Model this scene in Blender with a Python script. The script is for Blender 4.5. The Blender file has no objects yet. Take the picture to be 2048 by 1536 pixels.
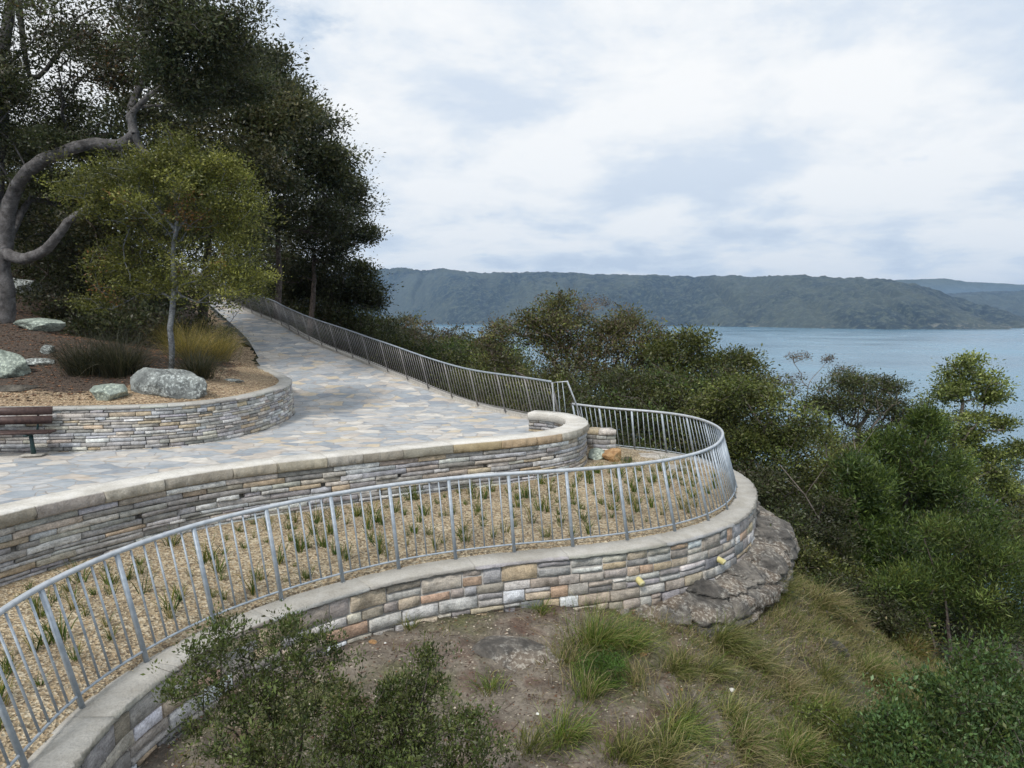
import bpy, math, random
import numpy as np
from mathutils import Vector, Matrix

random.seed(7)
rng = np.random.default_rng(11)
S = bpy.context.scene
COL = S.collection
PI = math.pi

# ------------------------------------------------------------------ camera
F_PX, PITCH = 1366.0, math.radians(5.8)
cam_d = bpy.data.cameras.new('camera'); cam = bpy.data.objects.new('camera', cam_d)
COL.objects.link(cam); S.camera = cam
cam_d.sensor_width = 36; cam_d.lens = F_PX / 2048 * 36
cam_d.clip_start = 0.1; cam_d.clip_end = 60000
cam.rotation_euler = (PI / 2 - PITCH, 0, 0)

def ray(px, py):
    a = (px - 1024) / F_PX; b = -(py - 768) / F_PX
    return np.array([a, math.cos(PITCH) + b * math.sin(PITCH), b * math.cos(PITCH) - math.sin(PITCH)])
def at(px, py, Y):
    r = ray(px, py); return r * (Y / r[1])
def atz(px, py, z):
    r = ray(px, py); return r * (z / r[2])

# ------------------------------------------------------------------ noise
def _hash(ix, iy, iz):
    h = (ix * 374761393 + iy * 668265263 + iz * 2147483647 + 1013904223) & 0xffffffff
    h = ((h ^ (h >> 13)) * 1274126177) & 0xffffffff
    h = ((h ^ (h >> 16)) * 2246822519) & 0xffffffff
    return ((h ^ (h >> 15)) & 0xffff) / 65535.0
def vnoise(p):
    p = np.asarray(p, float); i = np.floor(p).astype(np.int64); f = p - i; f = f * f * (3 - 2 * f)
    r = 0
    for dx in (0, 1):
        for dy in (0, 1):
            for dz in (0, 1):
                w = (f[:, 0] if dx else 1 - f[:, 0]) * (f[:, 1] if dy else 1 - f[:, 1]) * (f[:, 2] if dz else 1 - f[:, 2])
                r = r + w * _hash(i[:, 0] + dx, i[:, 1] + dy, i[:, 2] + dz)
    return r
def fbm(p, oct=4, seed=0.0):
    p = np.asarray(p, float) + seed; a = 0.5; r = 0; t = 0
    for _ in range(oct):
        r = r + a * vnoise(p); t += a; a *= 0.5; p = p * 2.03 + 17.3
    return r / t

# ------------------------------------------------------------------ mesh helpers
def mesh_np(name, V, loops, starts, totals, cols=None, smooth=False, mats=()):
    me = bpy.data.meshes.new(name)
    V = np.ascontiguousarray(V, np.float32)
    me.vertices.add(len(V)); me.vertices.foreach_set('co', V.ravel())
    me.loops.add(len(loops)); me.loops.foreach_set('vertex_index', np.ascontiguousarray(loops, np.int32).ravel())
    me.polygons.add(len(starts)); me.polygons.foreach_set('loop_start', np.ascontiguousarray(starts, np.int32))
    try: me.polygons.foreach_set('loop_total', np.ascontiguousarray(totals, np.int32))
    except Exception: pass
    if smooth: me.polygons.foreach_set('use_smooth', np.ones(len(starts), bool))
    if cols is not None:
        a = me.color_attributes.new('Col', 'FLOAT_COLOR', 'POINT')
        c = np.ones((len(V), 4), np.float32); c[:, :3] = cols
        a.data.foreach_set('color', c.ravel())
    for m in mats: me.materials.append(m)
    me.update(calc_edges=True); me.validate()
    return me
def quads(name, V, Q, **k):
    Q = np.asarray(Q, np.int32); n = len(Q); w = Q.shape[1]
    return mesh_np(name, V, Q.ravel(), np.arange(n) * w, np.full(n, w), **k)

class MB:
    """collects mixed polygons + a colour per vertex"""
    def __init__(s): s.v = []; s.f = []; s.c = []
    def add(s, verts, faces, col=(1, 1, 1)):
        o = len(s.v); s.v += [tuple(v) for v in verts]; s.f += [[i + o for i in f] for f in faces]
        s.c += [tuple(col)] * len(verts)
    def mesh(s, name, mat, smooth=False):
        loops = [i for f in s.f for i in f]; tot = [len(f) for f in s.f]
        st = np.concatenate([[0], np.cumsum(tot)[:-1]])
        return mesh_np(name, np.array(s.v), loops, st, tot, cols=np.array(s.c), smooth=smooth, mats=[mat])
    def build(s, name, mat, parent=None, smooth=False):
        return link(name, s.mesh(name, mat, smooth), parent)
    def box(s, c, h, R=None, col=(1, 1, 1)):
        vs = []
        for dz in (-1, 1):
            for dx, dy in ((-1, -1), (1, -1), (1, 1), (-1, 1)):
                v = Vector((dx * h[0], dy * h[1], dz * h[2]))
                if R is not None: v = R @ v
                vs.append((v.x + c[0], v.y + c[1], v.z + c[2]))
        s.add(vs, [(3, 2, 1, 0), (4, 5, 6, 7), (0, 1, 5, 4), (1, 2, 6, 5), (2, 3, 7, 6), (3, 0, 4, 7)], col)
    def tube(s, pts, rad, k=8, col=(1, 1, 1), sq=1.0, cap=True):
        pts = [Vector(p) for p in pts]; n = len(pts); o = []
        for i, p in enumerate(pts):
            t = (pts[min(i + 1, n - 1)] - pts[max(i - 1, 0)]).normalized()
            up = Vector((0, 0, 1)) if abs(t.z) < 0.95 else Vector((0, 1, 0))
            a = t.cross(up).normalized(); b = a.cross(t).normalized()
            r = rad[i] if hasattr(rad, '__len__') else rad
            for j in range(k):
                th = 2 * PI * j / k
                o.append(p + a * math.cos(th) * r + b * math.sin(th) * r * sq)
        fs = [(i * k + j, i * k + (j + 1) % k, (i + 1) * k + (j + 1) % k, (i + 1) * k + j) for i in range(n - 1) for j in range(k)]
        if cap: fs += [tuple(range(k))[::-1], tuple((n - 1) * k + j for j in range(k))]
        s.add(o, fs, col)

def link(name, me, parent=None):
    o = bpy.data.objects.new(name, me); COL.objects.link(o)
    if parent is not None: o.parent = parent
    return o
def tag(o, label=None, cat=None, group=None, kind=None):
    if label: o['label'] = label
    if cat: o['category'] = cat
    if group: o['group'] = group
    if kind: o['kind'] = kind
    return o
def thing(name, label, cat, loc=(0, 0, 0), rz=0, group=None):
    o = bpy.data.objects.new(name, None); COL.objects.link(o)
    o.location = loc; o.rotation_euler = (0, 0, rz); o.empty_display_size = .2
    return tag(o, label, cat, group)

def catmull(P, step):
    P = np.array(P, float); Q = np.vstack([2 * P[0] - P[1], P, 2 * P[-1] - P[-2]]); out = []
    for i in range(1, len(Q) - 2):
        p0, p1, p2, p3 = Q[i - 1:i + 3]
        n = max(2, int(np.linalg.norm(p2 - p1) / step) + 1)
        for t in np.arange(n) / n:
            out.append(0.5 * ((2 * p1) + (-p0 + p2) * t + (2 * p0 - 5 * p1 + 4 * p2 - p3) * t * t + (-p0 + 3 * p1 - 3 * p2 + p3) * t ** 3))
    out.append(P[-1]); return np.array(out)
class Curve:
    """plan curve; outward normal lies to the right of travel"""
    def __init__(s, pts, step=0.1):
        s.p = catmull(pts, step); d = np.linalg.norm(np.diff(s.p, axis=0), axis=1)
        s.s = np.concatenate([[0], np.cumsum(d)]); s.L = s.s[-1]
        t = np.gradient(s.p, axis=0); t /= np.linalg.norm(t, axis=1)[:, None]
        for _ in range(3):
            t[1:-1] = (t[:-2] + t[1:-1] * 2 + t[2:]) / 4
        t /= np.linalg.norm(t, axis=1)[:, None]
        s.n = np.stack([t[:, 1], -t[:, 0]], 1)
    def at(s, u, off=0.0):
        x = np.interp(u, s.s, s.p[:, 0]); y = np.interp(u, s.s, s.p[:, 1])
        nx = np.interp(u, s.s, s.n[:, 0]); ny = np.interp(u, s.s, s.n[:, 1])
        return np.stack([x + nx * off, y + ny * off], -1)
    def nor(s, u):
        v = np.array([np.interp(u, s.s, s.n[:, 0]), np.interp(u, s.s, s.n[:, 1])]); return v / np.linalg.norm(v)

def poly_dist(P, poly):
    """unsigned distance of points P (n,2) to a polyline, index of the nearest segment start"""
    P = np.asarray(P, float); poly = np.asarray(poly, float); a = poly[:-1]; ab = poly[1:] - a; L = (ab ** 2).sum(1) + 1e-12
    D = np.empty(len(P)); I = np.empty(len(P), int)
    for k in range(0, len(P), 4000):
        p = P[k:k + 4000, None, :]; t = np.clip(((p - a) * ab).sum(2) / L, 0, 1)
        d = ((p - (a + t[..., None] * ab)) ** 2).sum(2); i = d.argmin(1); I[k:k + 4000] = i; D[k:k + 4000] = np.sqrt(d[np.arange(len(i)), i])
    return D, I
def inside(P, poly):
    P = np.asarray(P, float); poly = np.asarray(poly, float); r = np.zeros(len(P), bool)
    x0, y0 = poly[:, 0], poly[:, 1]; x1, y1 = np.roll(x0, 1), np.roll(y0, 1)
    for k in range(0, len(P), 8000):
        x = P[k:k + 8000, 0][:, None]; y = P[k:k + 8000, 1][:, None]
        c = ((y0 > y) != (y1 > y)) & (x < (x1 - x0) * (y - y0) / (y1 - y0 + 1e-12) + x0); r[k:k + 8000] = (c.sum(1) % 2) == 1
    return r

# ------------------------------------------------------------------ materials
def lin(r, g, b): return tuple(((c / 255) / 12.92 if c / 255 < .04045 else ((c / 255 + .055) / 1.055) ** 2.4) for c in (r, g, b))
class NT:
    def __init__(s, m): s.t = m.node_tree; s.n = s.t.nodes; s.l = s.t.links
    def new(s, t, **k):
        o = s.n.new(t)
        for a, b in k.items():
            if isinstance(a, str) and hasattr(o, a): setattr(o, a, b)
        return o
    def link(s, a, b): s.l.new(a, b)
    def noise(s, vec, scale, detail=4, rough=.55, dist=0.0):
        o = s.new('ShaderNodeTexNoise'); o.inputs['Scale'].default_value = scale; o.inputs['Detail'].default_value = detail
        o.inputs['Roughness'].default_value = rough; o.inputs['Distortion'].default_value = dist
        if vec is not None: s.link(vec, o.inputs['Vector'])
        return o
    def ramp(s, fac, stops, interp='LINEAR'):
        o = s.new('ShaderNodeValToRGB'); o.color_ramp.interpolation = interp; e = o.color_ramp.elements
        while len(e) < len(stops): e.new(0.5)
        for i, (p, c) in enumerate(stops):
            e[i].position = p; e[i].color = (*c, 1) if len(c) == 3 else c
        s.link(fac, o.inputs['Fac']); return o
    def mix(s, fac, a, b, mode='MIX'):
        o = s.new('ShaderNodeMix'); o.data_type = 'RGBA'; o.blend_type = mode; o.clamp_factor = True
        for v, i in ((fac, 0), (a, 6), (b, 7)):
            if isinstance(v, (int, float)): o.inputs[i].default_value = v
            elif isinstance(v, tuple): o.inputs[i].default_value = (*v, 1)
            else: s.link(v, o.inputs[i])
        return o.outputs[2]
    def math(s, op, a, b=None, clamp=False):
        o = s.new('ShaderNodeMath'); o.operation = op; o.use_clamp = clamp
        for v, i in ((a, 0), (b, 1)):
            if v is None: continue
            if isinstance(v, (int, float)): o.inputs[i].default_value = v
            else: s.link(v, o.inputs[i])
        return o.outputs[0]
    def bump(s, h, strength, dist, nrm=None):
        o = s.new('ShaderNodeBump'); o.inputs['Strength'].default_value = strength; o.inputs['Distance'].default_value = dist
        s.link(h, o.inputs['Height'])
        if nrm is not None: s.link(nrm, o.inputs['Normal'])
        return o.outputs[0]
def mat(name):
    m = bpy.data.materials.new(name); m.use_nodes = True; n = NT(m); b = m.node_tree.nodes['Principled BSDF']
    n.b = b; return m, n
def inp(b, **k):
    for a, v in k.items():
        i = b.inputs[a.replace('_', ' ')]; i.default_value = (*v, 1) if isinstance(v, tuple) else v
def coords(n, kind='Object'):
    return n.new('ShaderNodeTexCoord').outputs[kind]

def m_stone(name, bump=.5, scale=14, lichen=.35):
    m, n = mat(name); co = coords(n); a = n.new('ShaderNodeVertexColor'); a.layer_name = 'Col'
    n1 = n.noise(co, scale, 8, .65); n2 = n.noise(co, 3.1, 5, .6); n3 = n.noise(co, 60, 4, .6)
    v = n.ramp(n1.outputs['Fac'], [(.25, (.55, .53, .5)), (.5, (1, 1, 1)), (.75, (1.35, 1.33, 1.28))])
    c = n.mix(1.0, a.outputs[0], v.outputs[0], 'MULTIPLY')
    mg = n.new('ShaderNodeMapping'); mg.inputs['Scale'].default_value = (1, 1, 5); n.link(co, mg.inputs['Vector']); ng = n.noise(mg.outputs[0], 7, 7, .7, .4)
    c = n.mix(1.0, c, n.ramp(ng.outputs['Fac'], [(.3, (.62, .61, .6)), (.48, (1, 1, 1)), (.7, (1.25, 1.24, 1.2))]).outputs[0], 'MULTIPLY')
    st = n.ramp(n2.outputs['Fac'], [(.52, (0, 0, 0)), (.7, (1, 1, 1))])
    f = n.math('MULTIPLY', st.outputs[0], lichen)
    c = n.mix(f, c, (.12, .115, .1))
    sp = n.ramp(n3.outputs['Fac'], [(.3, (.7, .7, .7)), (.5, (1, 1, 1)), (.72, (1.25, 1.25, 1.25))])
    c = n.mix(1.0, c, sp.outputs[0], 'MULTIPLY')
    n.link(c, n.b.inputs['Base Color']); inp(n.b, Roughness=.88)
    h = n.math('ADD', n1.outputs['Fac'], n.math('MULTIPLY', n3.outputs['Fac'], .4))
    n.link(n.bump(h, bump, .03), n.b.inputs['Normal']); return m
M = {}
M['stone'] = m_stone('dry_stone')
M['rubble'] = m_stone('rubble_stone', .6, 10, .25)

def m_simple(name, c1, c2, scale=8, rough=.85, bump=.3, bd=.02, metal=0.0, detail=6, p=(.35, .65)):
    m, n = mat(name); co = coords(n); n1 = n.noise(co, scale, detail, .6)
    r = n.ramp(n1.outputs['Fac'], [(p[0], c1), (p[1], c2)])
    n.link(r.outputs[0], n.b.inputs['Base Color']); inp(n.b, Roughness=rough, Metallic=metal)
    if bump: n.link(n.bump(n1.outputs['Fac'], bump, bd), n.b.inputs['Normal'])
    return m
M['mortar'] = m_simple('mortar', (.26, .25, .23), (.42, .4, .37), 9, .95, .6)
M['core'] = m_simple('shadow_gap_stone', (.1, .095, .085), (.2, .19, .17), 9, .95, .6)
M['galv'] = m_simple('galvanised_steel', (.3, .345, .39), (.44, .49, .54), 12, .55, 0, metal=.4)
M['galv_lit'] = m_simple('lit_galvanised_steel', (.44, .47, .5), (.6, .63, .66), 12, .45, 0, metal=.35)  # bright highlights on the rail put into a lighter steel colour
M['steel_shaded'] = m_simple('shaded_steel', (.2, .19, .185), (.3, .29, .28), 30, .5, 0, metal=.5)  # shade on the path railing put into a darker, browner steel colour

def m_coping():
    m, n = mat('sawn_sandstone'); co = coords(n); a = n.new('ShaderNodeVertexColor'); a.layer_name = 'Col'
    n1 = n.noise(co, 4, 8, .65); n2 = n.noise(co, 45, 5, .6); n3 = n.noise(co, 1.2, 4, .5)
    v = n.ramp(n1.outputs['Fac'], [(.3, (.82, .8, .76)), (.6, (1.05, 1.05, 1.05))])
    c = n.mix(1.0, a.outputs[0], v.outputs[0], 'MULTIPLY')
    f = n.math('MULTIPLY', n.ramp(n3.outputs['Fac'], [(.5, (0, 0, 0)), (.68, (1, 1, 1))]).outputs[0], .35)
    c = n.mix(f, c, (.22, .2, .17))
    sp = n.ramp(n2.outputs['Fac'], [(.3, (.85, .85, .85)), (.6, (1.08, 1.08, 1.08))])
    c = n.mix(1.0, c, sp.outputs[0], 'MULTIPLY')
    n.link(c, n.b.inputs['Base Color']); inp(n.b, Roughness=.9)
    n.link(n.bump(n.math('ADD', n1.outputs['Fac'], n2.outputs['Fac']), .7, .02), n.b.inputs['Normal']); return m
M['coping'] = m_coping()

def m_flag():
    m, n = mat('crazy_paving'); co = coords(n)
    w = n.noise(co, 1.6, 3, .5); wv = n.new('ShaderNodeVectorMath'); wv.operation = 'MULTIPLY_ADD'
    n.link(w.outputs['Color'], wv.inputs[0]); wv.inputs[1].default_value = (.28, .28, 0); n.link(co, wv.inputs[2])
    mp = n.new('ShaderNodeMapping'); mp.inputs['Scale'].default_value = (1.6, 2.3, .001); mp.inputs['Rotation'].default_value = (0, 0, .12)
    n.link(wv.outputs[0], mp.inputs['Vector'])
    v = n.new('ShaderNodeTexVoronoi'); v.feature = 'F1'; v.inputs['Scale'].default_value = 1.45; n.link(mp.outputs[0], v.inputs['Vector'])
    e = n.new('ShaderNodeTexVoronoi'); e.feature = 'DISTANCE_TO_EDGE'; e.inputs['Scale'].default_value = 1.45; n.link(mp.outputs[0], e.inputs['Vector'])
    sc = n.new('ShaderNodeSeparateColor'); n.link(v.outputs['Color'], sc.inputs[0])
    pal = n.ramp(sc.outputs[0], [(0, lin(160, 170, 180)), (.16, lin(190, 193, 196)), (.3, lin(172, 180, 188)), (.44, lin(204, 201, 196)), (.56, lin(206, 194, 172)), (.62, lin(182, 187, 193)), (.76, lin(196, 189, 181)), (.88, lin(146, 156, 168)), (.94, lin(220, 217, 211))], 'CONSTANT')
    n1 = n.noise(co, 5, 8, .7); n2 = n.noise(co, 38, 4, .6)
    mp2 = n.new('ShaderNodeMapping'); mp2.inputs['Scale'].default_value = (1.2, 4.5, 1); n.link(co, mp2.inputs['Vector'])
    n3 = n.noise(mp2.outputs[0], 1.6, 6, .6, .8)
    pq = n.mix(.1, pal.outputs[0], lin(184, 186, 188)); c = n.mix(1.0, pq, n.ramp(n1.outputs['Fac'], [(.25, (.68, .7, .73)), (.55, (1, 1, 1)), (.8, (1.18, 1.15, 1.1))]).outputs[0], 'MULTIPLY')
    rust = n.math('MULTIPLY', n.ramp(n3.outputs['Fac'], [(.55, (0, 0, 0)), (.68, (1, 1, 1))]).outputs[0], .5)
    c = n.mix(rust, c, lin(178, 156, 128))
    grey = n.math('MULTIPLY', n.ramp(n3.outputs['Fac'], [(.32, (1, 1, 1)), (.44, (0, 0, 0))]).outputs[0], .45)
    c = n.mix(grey, c, lin(120, 128, 138))
    j = n.ramp(e.outputs['Distance'], [(.012, (1, 1, 1)), (.035, (0, 0, 0))])
    c = n.mix(n.math('MULTIPLY', j.outputs[0], .6), c, lin(160, 154, 148))
    c = n.mix(1.0, c, (.92, .9, .87), 'MULTIPLY')
    n.link(c, n.b.inputs['Base Color']); inp(n.b, Roughness=.72)
    hh = n.math('ADD', n.math('MULTIPLY', n.math('SUBTRACT', 1.0, j.outputs[0]), .8), n.math('ADD', n.math('MULTIPLY', sc.outputs[1], .5), n.math('MULTIPLY', n1.outputs['Fac'], .8)))
    n.link(n.bump(n.math('ADD', hh, n.math('MULTIPLY', n2.outputs['Fac'], .2)), .5, .02), n.b.inputs['Normal'])
    return m
M['flag'] = m_flag()

def m_gravel(name, cs, scale=38, extra=None, bump=.8):
    m, n = mat(name); co = coords(n)
    v = n.new('ShaderNodeTexVoronoi'); v.inputs['Scale'].default_value = scale; n.link(co, v.inputs['Vector'])
    sc = n.new('ShaderNodeSeparateColor'); n.link(v.outputs['Color'], sc.inputs[0])
    k = len(cs); r = n.ramp(sc.outputs[0], [(i / k, c) for i, c in enumerate(cs)], 'CONSTANT')
    n1 = n.noise(co, 1.3, 6, .6); n2 = n.noise(co, 18, 4, .6)
    c = n.mix(1.0, r.outputs[0], n.ramp(n1.outputs['Fac'], [(.3, (.72, .7, .68)), (.62, (1.08, 1.08, 1.08))]).outputs[0], 'MULTIPLY')
    c = n.mix(1.0, c, n.ramp(n2.outputs['Fac'], [(.3, (.6, .6, .6)), (.55, (1.05, 1.05, 1.05))]).outputs[0], 'MULTIPLY')
    if extra: c = extra(n, co, c)
    n.link(c, n.b.inputs['Base Color']); inp(n.b, Roughness=.95)
    n.link(n.bump(n.math('ADD', v.outputs['Distance'], n2.outputs['Fac']), bump, .03), n.b.inputs['Normal']); return m
M['gravel'] = m_gravel('tan_gravel', [lin(164, 148, 122), lin(178, 164, 138), lin(144, 128, 102), lin(190, 178, 154), lin(118, 104, 84), lin(166, 146, 116)])

def bank_extra(n, co, c):
    a = n.new('ShaderNodeVertexColor'); a.layer_name = 'Col'; s = n.new('ShaderNodeSeparateColor'); n.link(a.outputs[0], s.inputs[0])
    nn = n.noise(co, 1.1, 5, .6); nl = n.noise(co, 22, 5, .7)
    f = n.ramp(n.math('ADD', s.outputs[0], n.math('MULTIPLY', n.math('SUBTRACT', nn.outputs['Fac'], .5), .9)), [(.42, (0, 0, 0)), (.56, (1, 1, 1))])
    litter = n.ramp(nl.outputs['Fac'], [(.3, lin(34, 29, 25)), (.46, lin(66, 56, 48)), (.58, lin(88, 74, 62)), (.7, lin(118, 94, 76))])
    return n.mix(f.outputs[0], c, litter.outputs[0])
M['bank'] = m_gravel('mulch_and_leaf_litter', [lin(172, 150, 122), lin(186, 166, 138), lin(152, 130, 104), lin(130, 110, 88)], 30, bank_extra)

def m_slope():
    m, n = mat('slope_soil'); co = coords(n)
    n1 = n.noise(co, .55, 6, .62); n2 = n.noise(co, 3.2, 8, .68, .5); n3 = n.noise(co, 26, 5, .7)
    base = n.ramp(n2.outputs['Fac'], [(.28, lin(66, 59, 52)), (.42, lin(98, 89, 79)), (.55, lin(124, 115, 103)), (.7, lin(144, 135, 122))])
    grn = n.ramp(n3.outputs['Fac'], [(.3, lin(50, 56, 30)), (.6, lin(98, 100, 58)), (.75, lin(128, 118, 82))])
    f = n.ramp(n1.outputs['Fac'], [(.5, (0, 0, 0)), (.62, (1, 1, 1))])
    c = n.mix(f.outputs[0], base.outputs[0], grn.outputs[0])
    red = n.noise(co, 1.3, 4, .6)
    fr = n.math('MULTIPLY', n.ramp(red.outputs['Fac'], [(.54, (0, 0, 0)), (.64, (1, 1, 1))]).outputs[0], .55)
    c = n.mix(fr, c, lin(98, 72, 60))
    a = n.new('ShaderNodeVertexColor'); a.layer_name = 'Col'; s = n.new('ShaderNodeSeparateColor'); n.link(a.outputs[0], s.inputs[0])
    dk = n.ramp(n2.outputs['Fac'], [(.3, lin(28, 34, 20)), (.6, lin(58, 62, 38)), (.75, lin(84, 78, 58))])
    c = n.mix(s.outputs[0], c, dk.outputs[0])
    rk = n.ramp(n2.outputs['Fac'], [(.3, lin(100, 104, 106)), (.7, lin(178, 180, 178))])
    c = n.mix(s.outputs[1], c, rk.outputs[0])
    c = n.mix(1.0, c, n.ramp(n3.outputs['Fac'], [(.3, (.6, .6, .6)), (.5, (1, 1, 1)), (.72, (1.25, 1.25, 1.25))]).outputs[0], 'MULTIPLY')
    n.link(c, n.b.inputs['Base Color']); inp(n.b, Roughness=.95)
    n.link(n.bump(n.math('ADD', n2.outputs['Fac'], n.math('MULTIPLY', n3.outputs['Fac'], .5)), .9, .06), n.b.inputs['Normal']); return m
M['slope'] = m_slope()

def m_rock(name, dark, mid, light, lich=None, scale=2.2, orange=0.0):
    m, n = mat(name); co = coords(n)
    n1 = n.noise(co, scale, 9, .66, .4); n2 = n.noise(co, scale * 6, 6, .7); n3 = n.noise(co, scale * .6, 4, .55)
    c = n.ramp(n1.outputs['Fac'], [(.28, dark), (.46, mid), (.68, light)]).outputs[0]
    if lich:
        f = n.ramp(n2.outputs['Fac'], [(.5, (0, 0, 0)), (.58, (1, 1, 1))]); f2 = n.math('MULTIPLY', f.outputs[0], n.ramp(n3.outputs['Fac'], [(.42, (0, 0, 0)), (.58, (1, 1, 1))]).outputs[0])
        c = n.mix(n.math('MULTIPLY', f2, .85), c, lich)
    if orange:
        f = n.math('MULTIPLY', n.ramp(n3.outputs['Fac'], [(.5, (0, 0, 0)), (.6, (1, 1, 1))]).outputs[0], orange); c = n.mix(f, c, lin(168, 134, 96))
    c = n.mix(1.0, c, n.ramp(n2.outputs['Fac'], [(.3, (.7, .7, .7)), (.6, (1.12, 1.12, 1.12))]).outputs[0], 'MULTIPLY')
    n.link(c, n.b.inputs['Base Color']); inp(n.b, Roughness=.93)
    n.link(n.bump(n.math('ADD', n1.outputs['Fac'], n.math('MULTIPLY', n2.outputs['Fac'], .5)), .9, .08), n.b.inputs['Normal']); return m
M['ledge'] = m_rock('weathered_sandstone', lin(50, 49, 47), lin(90, 86, 81), lin(134, 128, 119), lin(170, 168, 160), 3.2, .15)
M['boulder'] = m_rock('lichen_boulder', lin(66, 68, 66), lin(118, 122, 120), lin(165, 170, 166), lin(205, 212, 208), 3)
M['boulder_green'] = m_rock('green_grey_boulder', lin(92, 100, 92), lin(140, 150, 140), lin(172, 182, 172), lin(196, 206, 190), 3)
M['rock_orange'] = m_rock('orange_sandstone', lin(120, 92, 62), lin(170, 132, 90), lin(205, 178, 138), None, 4)
M['rock_pale'] = m_rock('pale_sandstone', lin(130, 122, 112), lin(170, 164, 154), lin(205, 200, 192), None, 4)
M['rock_dark'] = m_rock('dark_overhang_rock', lin(44, 42, 38), lin(78, 74, 67), lin(118, 112, 102), None, 3)
M['bark_grey'] = m_rock('grey_bark', lin(48, 46, 45), lin(88, 85, 84), lin(128, 125, 124), None, 5)
M['bark_brown'] = m_rock('brown_bark', lin(44, 38, 34), lin(82, 72, 66), lin(122, 110, 102), None, 8)
M['twig'] = m_rock('pale_twigs', lin(74, 66, 60), lin(118, 108, 100), lin(150, 142, 134), None, 8)
M['bark_slim'] = m_rock('lichen_bark', lin(72, 74, 76), lin(112, 115, 118), lin(154, 158, 160), None, 14)

def m_leaf(name='leaves', rough=.45, tr=.3, nscale=0.0):
    m, n = mat(name); a = n.new('ShaderNodeVertexColor'); a.layer_name = 'Col'
    n.link(a.outputs[0], n.b.inputs['Base Color']); inp(n.b, Roughness=rough)
    n.b.inputs['Specular IOR Level'].default_value = .35
    t = n.new('ShaderNodeBsdfTranslucent'); br = n.mix(1.0, a.outputs[0], (1.2, 1.25, .75), 'MULTIPLY'); n.link(br, t.inputs['Color'])
    mx = n.new('ShaderNodeMixShader'); mx.inputs[0].default_value = tr
    out = n.t.nodes['Material Output']; n.link(n.b.outputs[0], mx.inputs[1]); n.link(t.outputs[0], mx.inputs[2]); n.link(mx.outputs[0], out.inputs['Surface'])
    return m
M['leaf'] = m_leaf()
M['dry'] = m_leaf('dry_litter', .8, .1)
M['wood'] = m_simple('stained_timber', lin(56, 40, 37), lin(84, 64, 58), 18, .6, .25, .005)
M['green_steel'] = m_simple('dark_green_paint', lin(22, 50, 52), lin(32, 64, 66), 12, .4, 0)
M['concrete'] = m_simple('pale_concrete', lin(150, 146, 138), lin(182, 178, 170), 14, .9, .4, .01)
M['pvc'] = m_simple('cream_pipe', lin(186, 174, 112), lin(206, 196, 140), 10, .5, 0)
M['foam'] = m_simple('pipe_filter', lin(205, 198, 150), lin(222, 216, 176), 40, .95, .6, .01)
M['white'] = m_simple('white_scrap', lin(205, 205, 200), lin(232, 232, 228), 8, .7, 0)

def m_water():
    m, n = mat('sea_water'); co = coords(n)
    mp = n.new('ShaderNodeMapping'); mp.inputs['Scale'].default_value = (1, .55, 1); n.link(co, mp.inputs['Vector'])
    w1 = n.noise(mp.outputs[0], .35, 6, .6, .3); w2 = n.noise(mp.outputs[0], .05, 4, .6); w3 = n.noise(co, .004, 5, .6, .6)
    c = n.ramp(w3.outputs['Fac'], [(.3, (.07, .16, .23)), (.7, (.12, .25, .34))])
    n.link(c.outputs[0], n.b.inputs['Base Color']); inp(n.b, IOR=1.33)
    r = n.ramp(w3.outputs['Fac'], [(.35, (.17, .17, .17)), (.65, (.3, .3, .3))]); n.link(r.outputs[0], n.b.inputs['Roughness'])
    h = n.math('ADD', n.math('MULTIPLY', w1.outputs['Fac'], .35), w2.outputs['Fac'])
    n.link(n.bump(h, .45, 1.6), n.b.inputs['Normal']); return m
M['water'] = m_water()

def m_hill(name, a, b, c, rock=True):
    m, n = mat(name); co = coords(n)
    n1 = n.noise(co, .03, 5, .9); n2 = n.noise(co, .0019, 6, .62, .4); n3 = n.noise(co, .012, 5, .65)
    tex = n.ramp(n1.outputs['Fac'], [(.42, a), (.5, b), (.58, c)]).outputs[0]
    lit_heath = n.mix(.5, tex, lin(84, 90, 74))  # lighter heath, also standing in for sunlit patches between cloud shadows
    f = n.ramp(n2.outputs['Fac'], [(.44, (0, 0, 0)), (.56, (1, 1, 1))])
    col = n.mix(f.outputs[0], tex, lit_heath)
    if rock:
        g = n.new('ShaderNodeNewGeometry'); sp = n.new('ShaderNodeSeparateXYZ'); n.link(g.outputs['Position'], sp.inputs[0])
        zf = n.ramp(n.math('MULTIPLY', n.math('ADD', sp.outputs[2], 60), .01), [(.01, (1, 1, 1)), (.3, (.25, .25, .25)), (.6, (0, 0, 0))])
        rf = n.math('MULTIPLY', zf.outputs[0], n.ramp(n3.outputs['Fac'], [(.52, (0, 0, 0)), (.6, (1, 1, 1))]).outputs[0])
        rf = n.math('MULTIPLY', rf, n.ramp(n1.outputs['Fac'], [(.52, (0, 0, 0)), (.58, (1, 1, 1))]).outputs[0])
        col = n.mix(n.math('MULTIPLY', rf, .6), col, lin(150, 140, 128))
    n.link(col, n.b.inputs['Base Color']); inp(n.b, Roughness=.95)
    n.link(n.bump(n1.outputs['Fac'], 1.0, 14), n.b.inputs['Normal']); return m
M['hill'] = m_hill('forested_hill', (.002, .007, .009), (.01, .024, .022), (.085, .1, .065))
M['hill_far'] = m_hill('distant_hill', (.03, .045, .03), (.05, .07, .045), (.09, .1, .07), False)

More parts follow.
